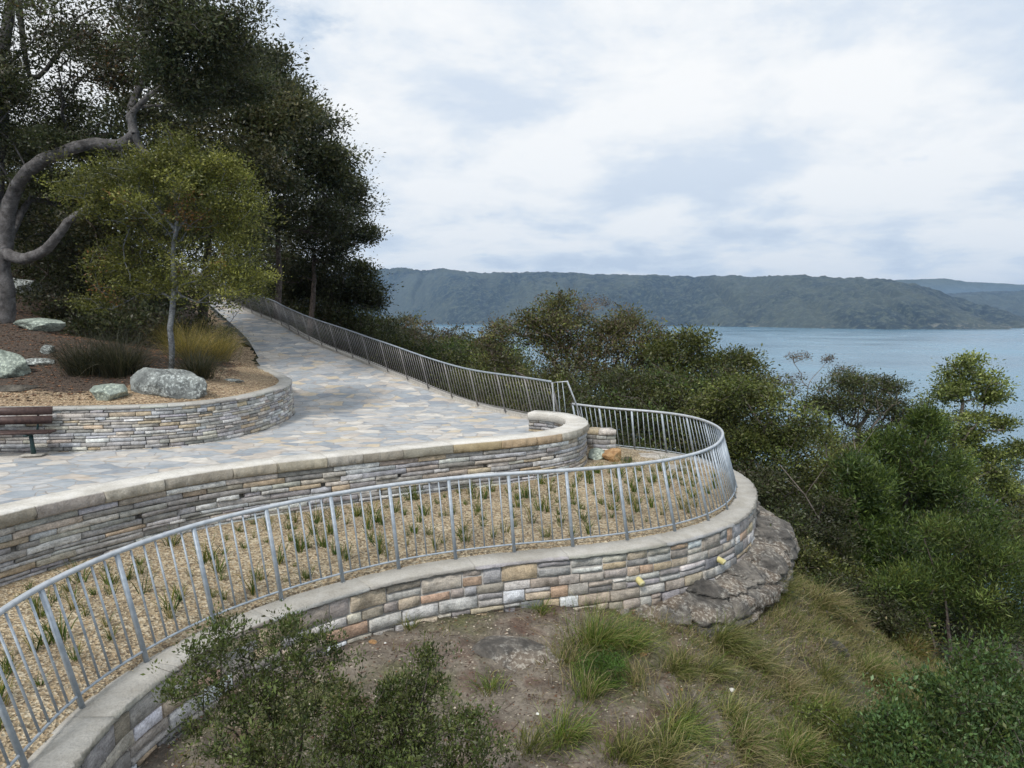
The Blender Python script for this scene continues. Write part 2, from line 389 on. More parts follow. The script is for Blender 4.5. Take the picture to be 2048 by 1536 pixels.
# ------------------------------------------------------------------ plan curves and levels
Z_CAP = -3.15; Z_PATH = -2.55
FENCE = Curve([(-3.25, 3.4), (-3.4, 4.48), (-3.46, 5.21), (-3.33, 5.94), (-3.02, 6.66), (-2.55, 7.28), (-2.0, 7.8), (-1.41, 8.23), (-.73, 8.57), (.03, 8.83), (.83, 9.05), (1.62, 9.32), (2.38, 9.71), (3.02, 10.23), (3.5, 10.83), (3.85, 11.5), (4.13, 12.3), (4.24, 13.1), (4.16, 14.0), (3.85, 14.75), (3.3, 15.32), (2.6, 15.75), (2.05, 16.2), (1.55, 16.75)])
SEAT = Curve([(-6.6, 4.6), (-6.1, 5.9), (-5.56, 7.15), (-5.28, 7.75), (-5.0, 8.2), (-4.62, 8.76), (-4.33, 9.1), (-3.98, 9.42), (-3.29, 9.9), (-2.04, 10.62), (-1.04, 11.2), (-.21, 11.6), (.62, 12.08), (1.15, 12.6), (1.46, 13.3), (1.5, 14.05), (1.28, 14.72), (.9, 15.12), (.5, 15.3)])
PF = Curve([(1.2, 15.3), (.72, 16.15), (.05, 17.15), (-.7, 18.1), (-1.5, 19.05), (-2.28, 19.95), (-3.02, 20.85), (-3.72, 21.7), (-4.42, 22.5), (-5.12, 23.35), (-5.85, 24.2), (-6.6, 25.05), (-7.4, 26.0), (-8.3, 27.2), (-9.15, 28.4), (-10.1, 29.8), (-11.95, 32.0), (-13.8, 34.3), (-16.2, 37.6), (-19, 41.5), (-22.5, 46)])
PLANT = Curve([(-14.5, 11.9), (-12, 12.25), (-9.9, 12.58), (-8.2, 12.75), (-7.0, 13.02), (-6.2, 13.55), (-5.72, 14.5), (-5.55, 15.8), (-5.63, 17.1), (-6.0, 18.4), (-6.7, 19.9), (-7.6, 21.6), (-8.9, 24.0)])
PLEFT = Curve([(-8.9, 24.0), (-10.6, 27.3), (-13.0, 31.2), (-15.7, 35.5), (-18.5, 40), (-22, 45)])
Z_PLANT = -1.74
def zpath(y):
    y = np.asarray(y, float); return -2.57 + .187 * .45 * np.log1p(np.exp(np.clip((y - 18.5) / .45, -30, 80)))

# --- path surface
def strip_mesh(name, rows, ncol, m, thick=None):
    V = []; n = len(rows)
    for (y, xl, xr, z) in rows:
        for j in range(ncol):
            V.append((xl + (xr - xl) * j / (ncol - 1), y, z))
    Q = [(i * ncol + j, i * ncol + j + 1, (i + 1) * ncol + j + 1, (i + 1) * ncol + j) for i in range(n - 1) for j in range(ncol - 1)]
    return quads(name, np.array(V), Q, mats=[m], smooth=True)
seat_in = SEAT.at(SEAT.s, -.22)
def x_on(poly, y, side=max, lo=None):
    xs = []
    for i in range(len(poly) - 1):
        (x0, y0), (x1, y1) = poly[i], poly[i + 1]
        if (y0 - y) * (y1 - y) <= 0 and y0 != y1: xs.append(x0 + (x1 - x0) * (y - y0) / (y1 - y0))
    return side(xs) if xs else None
left_poly = np.vstack([PLANT.at(PLANT.s, -.12), PLEFT.p])
rows = []
for y in np.arange(5.0, 45.0, .12):
    xr = x_on(PF.at(PF.s, .02), y)
    xs = x_on(seat_in, y)
    if y < 15.25 and xs is not None: xr = xs
    if xr is None: continue
    if y < 12.0: xl = -14.4
    else:
        xl = x_on(left_poly, y, max) if y < 24 else x_on(PLEFT.p, y, max)
        if xl is None: xl = -14.4
        if y < 12.9: xl = min(xl, -14.4)
    rows.append((y, xl, xr, float(zpath(y))))
tag(link('path', strip_mesh('path', rows, 40, M['flag'])), kind='structure')

# kerb under the path fence
def ribbon_solid(name, C, u0, u1, o0, o1, ztop, zbot, m, step=.25, rough=0.0, col=(1, 1, 1), smooth=False):
    us = np.linspace(u0, u1, max(2, int((u1 - u0) / step))); V = []; n = len(us)
    a = C.at(us, o0); b = C.at(us, o1)
    for i, u in enumerate(us):
        zt = ztop(a[i][1]) if callable(ztop) else ztop; zb = zbot(a[i][1]) if callable(zbot) else zbot
        j = [random.uniform(-rough, rough) for _ in range(4)]
        V += [(a[i][0], a[i][1], zb), (a[i][0], a[i][1], zt + j[0]), (b[i][0], b[i][1], zt + j[1]), (b[i][0] + j[2], b[i][1] + j[3], zb)]
    Q = [(i * 4 + k, i * 4 + (k + 1) % 4, (i + 1) * 4 + (k + 1) % 4, (i + 1) * 4 + k) for i in range(n - 1) for k in range(4)]
    Q += [(3, 2, 1, 0), tuple((n - 1) * 4 + k for k in range(4))]
    return quads(name, np.array(V), Q, mats=[m], cols=np.tile(np.array(col), (len(V), 1)), smooth=smooth)
tag(link('kerb', ribbon_solid('kerb', PF, .1, PF.L, .02, .3, lambda y: zpath(y) + .07, lambda y: zpath(y) - 1.6, M['concrete'], .4, .008)), kind='structure')

# --- planting bed between fence wall and seat wall
bed = []
nb = 60
for i in range(nb):
    t = i / (nb - 1); o = FENCE.at(FENCE.L * t, -.02); w = None
    bed.append(o)
def bed_grid():
    x = np.arange(-7, 4.6, .08); y = np.arange(3, 17.2, .08); X, Y = np.meshgrid(x, y); P = np.stack([X.ravel(), Y.ravel()], 1)
    poly = np.vstack([FENCE.at(FENCE.s, .16), PF.at(PF.s[PF.p[:, 1] < 17], -.02)[::-1], SEAT.at(SEAT.s, -.12)[::-1]])
    ok = inside(P, poly); inn_ = inside(P, np.vstack([FENCE.at(FENCE.s, -.03), PF.at(PF.s[PF.p[:, 1] < 17], -.02)[::-1], SEAT.at(SEAT.s, -.12)[::-1]])); df, _ = poly_dist(P, FENCE.p); ds, _ = poly_dist(P, SEAT.p)
    w = df / (df + ds + 1e-6)
    back = np.clip((P[:, 1] - 13.2) / 2.0, 0, 1) * (P[:, 0] > 1)
    z = Z_CAP + .015 + .2 * np.clip(w * 1.15, 0, 1) + .12 * back * np.clip(w * 2, 0, 1) + .05 * (fbm(np.c_[P * 2.2, np.zeros(len(P))], 4) - .5) * np.clip(df * 4, 0, 1)
    z = np.where(df < .22, np.minimum(z, Z_CAP + .012), z); z = np.where(inn_, z, Z_CAP - .03)
    okg = ok.reshape(X.shape); idx = -np.ones(len(P), int); 
    face = okg[:-1, :-1] & okg[1:, :-1] & okg[:-1, 1:] & okg[1:, 1:]
    nx = len(x); I, J = np.nonzero(face); q = np.stack([I * nx + J, I * nx + J + 1, (I + 1) * nx + J + 1, (I + 1) * nx + J], 1)
    used = np.unique(q); idx[used] = np.arange(len(used))
    return np.c_[P, z][used], idx[q]
BV, BQ = bed_grid()
tag(link('planting_bed', quads('planting_bed', BV, BQ, mats=[M['gravel']], smooth=True)), kind='structure')
bed_xy = BV[:, :2]

# --- bank above the planter wall
def bank_z(P):
    poly = np.vstack([PLANT.p[::4], PLEFT.p[1:][::6]]); d, i = poly_dist(P, poly)
    base = np.maximum(Z_PLANT - .05, zpath(poly[i][:, 1]) + .01)
    z = base + .235 * np.clip(d - .15, 0, 5.5) + .3 * np.clip(d - 5.65, 0, 30)
    return z + .16 * (fbm(np.c_[P * .8, np.zeros(len(P))], 4) - .5) * np.clip(d, 0, 1) * 1.2, d
poly_bank = np.vstack([PLANT.at(PLANT.s, -.15), PLEFT.at(PLEFT.s, 0.03)])
def bank_grid():
    V = []; n = 0; src = poly_bank[::2]; N = len(src); offs = np.concatenate([np.arange(0, 6, .2), np.arange(6, 60, 2.0)])
    C = poly_bank[::2]; t = np.gradient(C, axis=0)
    for _ in range(25): t[1:-1] = (t[:-2] + t[1:-1] + t[2:]) / 3
    x = np.concatenate([np.arange(-70, -20, 1.2), np.arange(-20, -5.2, .14)]); y = np.concatenate([np.arange(11.6, 26, .14), np.arange(26, 75, .8)])
    X, Y = np.meshgrid(x, y); P = np.stack([X.ravel(), Y.ravel()], 1)
    poly = np.vstack([poly_bank, [(-60, 90), (-90, 90), (-90, 11.0), (-14.5, 11.7)]])
    # extend along the left end
    ok = inside(P, poly).reshape(X.shape); z, d = bank_z(P)
    face = ok[:-1, :-1] & ok[1:, :-1] & ok[:-1, 1:] & ok[1:, 1:]
    nx = len(x); I, J = np.nonzero(face); q = np.stack([I * nx + J, I * nx + J + 1, (I + 1) * nx + J + 1, (I + 1) * nx + J], 1)
    used = np.unique(q); idx = -np.ones(len(P), int); idx[used] = np.arange(len(used))
    c = np.zeros((len(P), 3)); front = np.clip((P[:, 1] - 12.6) / 1.6, 0, 1); east = np.clip((-6.9 - P[:, 0]) / 1.6, 0, 1)
    c[:, 0] = np.clip(d / 3.2, 0, 1) * np.where(P[:, 0] < -8, 1.5, .75); c[:, 0] = np.clip(c[:, 0], 0, 1)
    return np.c_[P, z][used], idx[q], c[used]
GV, GQ, GC = bank_grid()
tag(link('bank', quads('bank', GV, GQ, mats=[M['bank']], smooth=True, cols=GC)), kind='structure')

# --- outer terrain
OUT = np.vstack([[(-6.5, -4)], FENCE.at(FENCE.s, .3)[::3], PF.at(PF.s[PF.p[:, 1] > 17], .3)[::5]])
def terr_z(P):
    d, i = poly_dist(P, OUT); x, y = P[:, 0], P[:, 1]
    near = OUT[i]
    poly = np.vstack([OUT, [(-60, 90), (-90, 90), (-90, -10), (-6.5, -10)]]); ins = inside(P, poly)
    yb = near[:, 1]
    wall = -3.72 - .04 * np.clip(near[:, 0] + 1, 0, 10) - .2 * np.clip(near[:, 0] - .5, 0, 2.2)
    top = np.where(yb > 16.8, zpath(yb) - 1.2, wall)
    side = np.clip((x - 2.2) / 3.0, 0, 1); back = np.clip((y - 9.5) / 4, 0, 1); s = np.maximum(side, back)
    grad = .16 * (1 - s) + .62 * s
    up = np.clip((yb - 18) / 14, 0, 1); grad = grad * (1 - .45 * up)
    z = top - grad * np.clip(d, 0, 8) - (.25 * (1 - s) + .66 * s) * np.clip(d - 8, 0, 400)
    ridge = -3.0 - .42 * np.clip(x + 13, 0, 300) - .12 * np.clip(y - 45, 0, 200)
    z = np.where(y > 26, np.maximum(z, ridge), z)
    z = z + (fbm(np.c_[P * .45, np.zeros(len(P))], 5) - .5) * (.25 + .9 * s) * np.clip(d * 1.2, 0, 1)
    z = z + .12 * (fbm(np.c_[P * 2.2, np.zeros(len(P))], 3, 5) - .5) * np.clip(d * 2, 0, 1)
    z = np.where(ins, np.minimum(z, np.minimum(top, Z_CAP) - 1.3 - .3 * np.clip(d, 0, 2)), z)
    return np.maximum(z, -66), d, s
x = np.concatenate([np.arange(-260, -40, 8.0), np.arange(-40, -8, 1.2), np.arange(-8, 9, .12), np.arange(9, 40, .7), np.arange(40, 130, 3.0)])
y = np.concatenate([np.arange(-12, 2.5, .8), np.arange(2.5, 17, .12), np.arange(17, 60, .7), np.arange(60, 260, 5)])
X, Y = np.meshgrid(x, y); P = np.stack([X.ravel(), Y.ravel()], 1); Z, D_, S_ = terr_z(P)
nx = len(x); I, J = np.meshgrid(np.arange(len(y) - 1), np.arange(nx - 1), indexing='ij'); I = I.ravel(); J = J.ravel()
q = np.stack([I * nx + J, I * nx + J + 1, (I + 1) * nx + J + 1, (I + 1) * nx + J], 1)
tc = np.zeros((len(P), 3)); tc[:, 0] = np.clip(np.maximum(S_ * 1.3 - .5, 0) + np.clip((D_ - 7) / 4, 0, 1) * (P[:, 1] > 9), 0, 1) * .9
shore = np.clip((-38 - Z) / 8, 0, 1); tc[:, 1] = shore; tc[:, 0] *= (1 - shore)
tag(link('slope', quads('slope', np.c_[P, Z], q, mats=[M['slope']], smooth=True, cols=tc)), kind='structure')
def gz(x, y):
    z, _, _ = terr_z(np.array([[x, y]], float)); return float(z[0])
def bz(x, y):
    z, _ = bank_z(np.array([[x, y]], float)); return float(z[0])

# --- water to the horizon
W = 40000
tag(link('water', quads('water', np.array([(-W, -2000, -60), (W, -2000, -60), (W, 2 * W, -60), (-W, 2 * W, -60)]), [(0, 1, 2, 3)], mats=[M['water']])), kind='structure')

# --- far hills
def hill(name, m, ridge_px, shore_y, Yr, nx, ny, amp, seed, back=1.35, x_extra=0):
    rx = np.array([p[0] for p in ridge_px], float); ry = np.array([p[1] for p in ridge_px], float)
    xs = np.linspace(rx[0], rx[-1], nx); V = np.zeros((ny, nx, 3)); 
    sy = np.interp(xs, [p[0] for p in shore_y], [p[1] for p in shore_y])
    ridge = np.interp(xs, rx, ry)
    for i in range(nx):
        s0 = atz(xs[i], sy[i], -60.0); rr = ray(xs[i], ridge[i]); r1 = rr * ((s0[1] * Yr) / rr[1])
        t = np.linspace(0, 1, ny)
        prof = 1 - (1 - t) ** 1.9
        V[:, i, 0] = s0[0] + (r1[0] - s0[0]) * t; V[:, i, 1] = s0[1] + (r1[1] - s0[1]) * t
        V[:, i, 2] = -61 + (r1[2] + 61) * prof
    P = V.reshape(-1, 3); T = np.repeat(np.linspace(0, 1, ny), nx)
    env = np.sin(np.clip(T, 0, 1) * PI) ** .7
    P[:, 2] += env * amp * (fbm(np.c_[P[:, :2] / 520, np.full(len(P), seed)], 5) - .5) * 2
    P[:, 2] += np.clip(T * 12, 0, 1) * 24 * (fbm(np.c_[P[:, :2] / 34, np.full(len(P), seed + 3)], 3) - .5)
    # gullies
    g = np.abs(fbm(np.c_[P[:, 0] / 260, P[:, 1] / 900, np.full(len(P), seed + 9)], 4) - .5)
    P[:, 2] -= env * 60 * np.exp(-(g * 14) ** 2)
    # far side
    last = P[-nx:].copy(); last[:, 1] *= back; last[:, 0] *= back; last[:, 2] = -62
    P = np.vstack([P, last]); ny += 1
    I, J = np.meshgrid(np.arange(ny - 1), np.arange(nx - 1), indexing='ij'); I = I.ravel(); J = J.ravel()
    q = np.stack([I * nx + J, I * nx + J + 1, (I + 1) * nx + J + 1, (I + 1) * nx + J], 1)
    return tag(link(name, quads(name, P, q, mats=[m], smooth=False)), kind='structure')
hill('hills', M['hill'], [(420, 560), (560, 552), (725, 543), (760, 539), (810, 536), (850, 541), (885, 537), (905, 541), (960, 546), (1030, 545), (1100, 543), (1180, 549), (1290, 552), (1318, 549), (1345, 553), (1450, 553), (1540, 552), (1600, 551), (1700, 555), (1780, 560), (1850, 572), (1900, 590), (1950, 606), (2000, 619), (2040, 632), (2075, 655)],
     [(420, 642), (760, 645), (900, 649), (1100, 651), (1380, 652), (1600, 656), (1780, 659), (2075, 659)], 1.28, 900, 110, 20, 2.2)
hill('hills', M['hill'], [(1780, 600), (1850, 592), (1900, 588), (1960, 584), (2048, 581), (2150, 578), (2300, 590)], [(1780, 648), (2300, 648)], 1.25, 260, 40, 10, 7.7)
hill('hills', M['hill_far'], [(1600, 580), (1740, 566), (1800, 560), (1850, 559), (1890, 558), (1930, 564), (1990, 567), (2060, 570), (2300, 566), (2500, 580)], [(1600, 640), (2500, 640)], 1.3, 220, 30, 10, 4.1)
# low far shore closing the bay on the left
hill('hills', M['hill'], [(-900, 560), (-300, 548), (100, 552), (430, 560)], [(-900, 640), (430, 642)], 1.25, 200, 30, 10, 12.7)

# ------------------------------------------------------------------ stone walls
GREY = [lin(178, 178, 178), lin(168, 170, 174), lin(158, 156, 152), lin(170, 166, 158), lin(146, 145, 144), lin(184, 180, 172), lin(152, 150, 150), lin(162, 154, 144), lin(196, 196, 196), lin(134, 132, 130), lin(174, 160, 138), lin(160, 162, 166)]
RUB = [lin(150, 142, 130), lin(178, 176, 172), lin(164, 162, 160), lin(172, 160, 142), lin(126, 124, 122), lin(192, 190, 188), lin(178, 162, 136), lin(140, 134, 128), lin(160, 154, 148), lin(112, 112, 114), lin(176, 170, 160), lin(162, 154, 144), lin(200, 204, 208), lin(150, 148, 150), lin(168, 144, 124)]
def stone(mb, C, s0, s1, z0, z1, proud, depth, col, nu=4, nv=3, rough=.008, bat=0.0, zr=0, rnd=.012):
    a_ = random.uniform(.004, .008); us = np.concatenate([[s0], np.linspace(s0 + a_, s1 - a_, nu), [s1]]); vs = np.concatenate([[z0], np.linspace(z0 + a_ * .8, z1 - a_ * .8, nv - 1), [z1]]); V = []; nu = len(us); nv = len(vs)
    sk = random.uniform(-.003, .003)
    for j, v in enumerate(vs):
        for i, u in enumerate(us):
            e = (i in (0, nu - 1)) + (j in (0, nv - 1))
            off = proud - rnd * e + random.uniform(-rough, rough) + bat * (zr - v)
            uu = u + (random.uniform(-.006, .006) if e else 0); p = C.at(uu, off)
            V.append((p[0], p[1], v + (random.uniform(-.005, .005) if e else 0) + sk * (i - nu / 2) / nu))
    nf = len(V); F = [(j * nu + i, j * nu + i + 1, (j + 1) * nu + i + 1, (j + 1) * nu + i) for j in range(nv - 1) for i in range(nu - 1)]
    for (u, v) in ((s0, z0), (s1, z0), (s1, z1), (s0, z1)):
        p = C.at(u, proud - depth + bat * (zr - v)); V.append((p[0], p[1], v))
    a, b, c, d = nf, nf + 1, nf + 2, nf + 3
    F += [tuple([a, b] + [i for i in range(nu - 1, -1, -1)]), tuple([b, c] + [(j) * nu + nu - 1 for j in range(nv - 1, -1, -1)]),
          tuple([c, d] + [(nv - 1) * nu + i for i in range(nu)]), tuple([d, a] + [j * nu for j in range(nv)])]
    mb.add(V, F, col)
def jcol(c, j=.12, bright=1.0):
    k = random.uniform(1 - j, 1 + j) * bright; return tuple(min(.9, x * k * random.uniform(.97, 1.03)) for x in c)
def stone_wall(C, u0, u1, ztop, zbot, hmin, hmax, lmin, lmax, pal, name, parent, m, bright=.85, gap=.006, weep=None, flip=1, bat=0.0, depth=.12, rubble=False, darkp=0.0):
    mb = MB(); z = ztop; zr = ztop; row = 0
    while z > zbot - .001:
        h = random.uniform(hmin, hmax); zb = z - h; s = u0 - random.uniform(0, lmax)
        while s < u1:
            l = random.uniform(lmin, lmax) * (1.2 if h > (hmin + hmax) / 2 else 1.0); a = max(s, u0); b = min(s + l, u1)
            if b - a > .05:
                if rubble and random.random() < .38 and h > .14:
                    k = random.uniform(.38, .62); parts = [(zb, zb + h * k), (zb + h * k, z)]
                else: parts = [(zb, z)]
                for (p0, p1) in parts:
                    if weep and row == weep[0] and int((b) / weep[1]) != int(a / weep[1]): b2 = b - .07
                    else: b2 = b
                    g = gap * random.uniform(.4, 1.15)
                    hz = random.uniform(-.01, .01) if rubble else 0
                    stone(mb, C, a + g, b2 - g, p0 + g, p1 - g + hz, random.uniform(.006, .02) if rubble else random.uniform(-.02, .018), depth, jcol(random.choice(pal), .14, bright * (.45 if random.random() < darkp else 1)), nu=max(3, min(6, int((b - a) / .06))), bat=bat, zr=zr, rough=.006 if rubble else .005, rnd=.008 if rubble else .007)
            s += l
        z = zb; row += 1
    return mb.build(name, m, parent)

# seat wall: dry stone below, sandstone coping above
seat = thing('seat_wall', 'long curved dry stone wall capped with smooth pale sandstone, hooking round at its right end beside the paving', 'stone wall')
stone_wall(SEAT, .0, SEAT.L, -2.31, -3.25, .04, .09, .2, .7, GREY, 'stone_courses', seat, M['stone'], bright=1.05, weep=(3, 1.35), gap=.0055)
link('wall_core', ribbon_solid('wall_core', SEAT, 0, SEAT.L, -.07, -.3, -2.305, -3.5, M['core'], .12), seat)
def inner_stones():
    mb = MB(); C = SEAT; z = -2.31
    class R:  # the path side of the same curve
        @staticmethod
        def at(u, off): return C.at(u, -.37 - off)
    while z > Z_PATH - .05:
        h = random.uniform(.06, .1); s = 0
        while s < C.L:
            l = random.uniform(.2, .5); stone(mb, R, s + .006, min(s + l, C.L) - .006, z - h + .005, z - .005, random.uniform(-.01, .01), .1, jcol(random.choice(GREY), .14, .8)); s += l
        z -= h
    mb.build('inner_stone_courses', M['stone'], seat)
inner_stones()
def coping(C, u0, u1, o_out, o_in, ztop, th, lmin, lmax, pal, name, parent, m, top_col, rough=.02, chip=.03, nlong=8):
    mb = MB(); s = u0; first = True
    while s < u1 - .02:
        l = random.uniform(lmin, lmax); e = min(s + l, u1)
        if u1 - e < .2: e = u1
        g = .003; us = np.linspace(s + g, e - g, nlong); us = np.concatenate([[us[0]], [us[0] + .008], us[1:-1], [us[-1] - .008], [us[-1]]]); nl0 = nlong; nlong = len(us); V = []; k = 7
        face = jcol(random.choice(pal), .1); zj = random.uniform(-.002, .002); tj = random.uniform(.94, 1.05)
        for i, u in enumerate(us):
            ends = i in (0, nlong - 1); r = random.uniform(-rough, rough)
            ch = -(random.random() ** 3) * chip
            r2 = random.uniform(-rough, rough); prof = [(o_out - .012, ztop - th), (o_out + r2 * .8, ztop - th * .85), (o_out + r + .01, ztop - th * .5 + random.uniform(-.012, .012)), (o_out + ch * .6 - .004, ztop - .016 + zj), (o_out + ch - .008, ztop + zj), (o_in + .004, ztop + zj), (o_in, ztop - .006 + zj), (o_in + .003, ztop - th)]
            for (o, z) in prof:
                if ends and z > ztop - th * .95: z -= .002
                p = C.at(u, o - (.002 if ends else 0)); V.append((p[0], p[1], z))
        k = len(prof); F = [(i * k + j, i * k + (j + 1) % k, (i + 1) * k + (j + 1) % k, (i + 1) * k + j)[::-1] for i in range(nlong - 1) for j in range(k)]
        F += [tuple(range(k)), tuple((nlong - 1) * k + j for j in range(k))[::-1]]
        o0 = len(mb.v); mb.add(V, F, face)
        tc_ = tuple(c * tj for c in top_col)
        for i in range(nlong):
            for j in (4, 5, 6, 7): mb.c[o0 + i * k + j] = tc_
        s = e; nlong = nl0
    return mb.build(name, m, parent)
COPE = [lin(166, 158, 144), lin(178, 170, 156), lin(184, 164, 134), lin(152, 146, 134), lin(176, 172, 164), lin(158, 148, 132), lin(168, 164, 156)]
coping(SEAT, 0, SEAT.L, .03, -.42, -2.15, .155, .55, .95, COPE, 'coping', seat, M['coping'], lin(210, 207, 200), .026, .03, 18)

# planter wall
plw = thing('planter_wall', 'low curved dry stone retaining wall holding the tree bank on the left of the paving', 'stone wall')
def planter():
    mb = MB(); z = Z_PLANT - .055; C = PLANT; first = 0
    while z > Z_PATH - .12:
        h = random.uniform(.042, .085); s = 0
        while s < C.L:
            l = random.uniform(.16, .5); e = min(s + l, C.L); ym = C.at((s + e) / 2)[1]
            if z - h > zpath(ym) - .14 and e - s > .05:
                stone(mb, C, s + .004, e - .004, z - h + .004, z - .003, random.uniform(-.018, .018), .12, jcol(random.choice(GREY), .18, 1.1), bat=.1, zr=Z_PLANT)
            s += l
        z -= h
    mb.build('stone_courses', M['stone'], plw)
planter()
link('wall_core', ribbon_solid('wall_core', PLANT, 0, PLANT.L, -.08, -.3, Z_PLANT - .06, lambda y: min(-2.8, -2.8), M['core'], .15), plw)
coping(PLANT, 0, PLANT.L, .03, -.3, Z_PLANT, .055, .3, .65, [lin(176, 176, 172), lin(160, 160, 158), lin(190, 188, 182)], 'cap_stones', plw, M['coping'], lin(176, 175, 170), .015, .02, 5)

# lower fence wall
low = thing('retaining_wall', 'lower curved rubble wall of mixed tan and grey blocks carrying the steel railing above the slope', 'stone wall')
OUTF = Curve(FENCE.at(FENCE.s[::6], .30), .1)
stone_wall(OUTF, 0, OUTF.L, Z_CAP - .055, -4.45, 0.11, .215, .15, .46, RUB, 'rubble_stones', low, M['rubble'], bright=1.08, gap=.013, rubble=True, bat=.06)
link('mortar_bed', ribbon_solid('mortar_bed', OUTF, 0, OUTF.L, .004, -.3, Z_CAP - .055, -4.7, M['mortar'], .12), low)
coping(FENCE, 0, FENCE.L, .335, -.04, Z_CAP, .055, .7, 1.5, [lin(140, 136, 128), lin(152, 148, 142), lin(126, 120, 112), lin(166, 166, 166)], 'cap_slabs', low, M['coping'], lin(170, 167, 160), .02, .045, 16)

# stub wall behind the seat wall hook
STUB = Curve([(1.62, 14.62), (1.95, 14.5), (2.25, 14.55)], .05)
stub = thing('stub_wall', 'short stepped stub of stacked grey stone just right of the seat wall end', 'stone wall')
stone_wall(STUB, 0, STUB.L, -2.47, -3.3, .07, .12, .16, .36, GREY, 'stone_courses', stub, M['stone'], bright=1.0, depth=.35)

# drain pipes
def drain(px, py, zc, label):
    p = at(px, py, 9.0); P2 = np.array([[0, 0]])
    r = ray(px, py); best = None
    for u in np.arange(0, OUTF.L * .62, .03):
        q_ = OUTF.at(u, .1); t = (q_[1]) / r[1]; w = r * t
        if best is None or abs(w[0] - q_[0]) < best[0]: best = (abs(w[0] - q_[0]), u, w[2])
    u, z = best[1], best[2]; n_ = OUTF.nor(u); a = OUTF.at(u, -.1); b = OUTF.at(u, .13)
    t = thing('drain_pipe', label, 'pipe', (a[0], a[1], z))
    d = (b - a)
    mb = MB(); mb.tube([(0, 0, 0.02), (d[0], d[1], -.03)], .044, 14); pb = mb.build('pipe_body', M['pvc'], t, True)
    e = d * 1.005; mb = MB(); mb.tube([(e[0] * .99, e[1] * .99, -.029), (e[0] * 1.02, e[1] * 1.02, -.032)], .0415, 14); mb.build('pipe_mouth', M['foam'], pb)
drain(1283, 1162, 0, 'pale yellow drain stub poking out of the rubble wall, lower and left of the two')
drain(1445, 1120, 0, 'pale yellow drain stub at the wall foot above the rock ledge, right of the two')

# ------------------------------------------------------------------ railings
LEAN = .28; HR = 1.0
def post_mesh(name, h0, h1, w, d, m):
    mb = MB()
    def P(h): return LEAN * h / HR
    V = []
    for h in (h0, h1):
        for sx, sy in ((-1, -1), (-.55, -1.35), (.55, -1.35), (1, -1), (1, 1), (.55, 1.35), (-.55, 1.35), (-1, 1)): V.append((sx * w, P(h) + sy * d, h))
    F = [(i, (i + 1) % 8, 8 + (i + 1) % 8, 8 + i) for i in range(8)] + [tuple(range(8))[::-1], tuple(range(8, 16))]
    mb.add(V, F); return mb.mesh(name, m)
def railing(C, u0, u1, zf, nbay_len, npk, label, name, mpost, mrail, rail_r, skip=0, fw=.021, stations=None):
    root = thing(name, label, 'railing')
    nb = int(round((u1 - u0) / nbay_len)); bay = (u1 - u0) / nb
    pm = post_mesh('post', 0, HR - .02, fw, .012, mpost); km = post_mesh('picket', .1, HR - .03, .0078, .0065, mpost)
    pk = []; us = np.linspace(u0, u1, int((u1 - u0) / .08))
    top = []; bot = []
    for u in us:
        n_ = C.nor(u); p = C.at(u); z = zf(p[1])
        top.append((p[0] - n_[0] * LEAN, p[1] - n_[1] * LEAN, z + HR)); bot.append((p[0] - n_[0] * LEAN * .1, p[1] - n_[1] * LEAN * .1, z + .1))
    mb = MB(); mb.tube(top, rail_r, 10); mb.build('top_rail', mrail, root, True)
    mb = MB(); mb.tube(bot, .012, 6); mb.build('bottom_rail', mpost, root, True)
    foot = MB()
    st = stations if stations is not None else [u0 + bay * i for i in range(nb + 1)]; nb = len(st) - 1
    for i in range(nb + 1):
        u = st[i]; bay = st[min(i + 1, nb)] - u; n_ = C.nor(u); p = C.at(u); o = link('post', pm, root)
        o.location = (p[0], p[1], zf(p[1])); o.rotation_euler = (0, 0, math.atan2(n_[0], -n_[1]))
        if i < nb:
            for k in range(1, npk + 1):
                uu = u + bay * k / (npk + 1); q_ = C.at(uu); m_ = C.nor(uu); pk.append((q_[0], q_[1], zf(q_[1]), math.atan2(m_[0], -m_[1]) + random.uniform(-.03, .03)))
    pk.sort(key=lambda t: t[0] ** 2 + t[1] ** 2 + (900 if t[1] < 4.2 else 0))
    for t in pk[:100]:
        o = link('picket', km, root); o.location = t[:3]; o.rotation_euler = (0, 0, t[3])
    if len(pk) > 100:
        base = [v.co.copy() for v in km.vertices]; fs = [tuple(f.vertices) for f in km.polygons]; mb = MB()
        for t in pk[100:]:
            R = Matrix.Rotation(t[3], 3, 'Z'); mb.add([tuple((R @ v) + Vector(t[:3])) for v in base], fs)
        tag(mb.build('pickets', mpost, root), kind='stuff')
    return root
# phase posts so that one stands at the photographed place (0.03, 8.83)
stn = [FENCE.s[np.argmin(np.linalg.norm(FENCE.p - atz(a_, b_, Z_CAP)[:2], axis=1))] for a_, b_ in [(66, 1535), (170, 1416), (293, 1324), (431, 1250), (571, 1201), (685, 1165), (798, 1137), (912, 1118), (1028, 1104), (1142, 1094), (1257, 1080), (1350, 1063), (1416, 1040), (1454, 1020)]]
stn = [stn[0] - .75] + stn
while stn[-1] + .78 < FENCE.L - .1: stn.append(stn[-1] + .78)
u_ref = FENCE.s[np.argmin(np.linalg.norm(FENCE.p - np.array([.03, 8.83]), axis=1))]
bay = .795; u_start = u_ref - bay * int((u_ref - .3) / bay)
nb_ = int((FENCE.L - .1 - u_start) / bay)
railing(FENCE, stn[0], stn[-1], lambda y: Z_CAP, bay, 5, 'galvanised steel railing curving along the lower rubble wall round the planted gravel bed', 'railing', M['galv'], M['galv_lit'], .026, stations=stn)
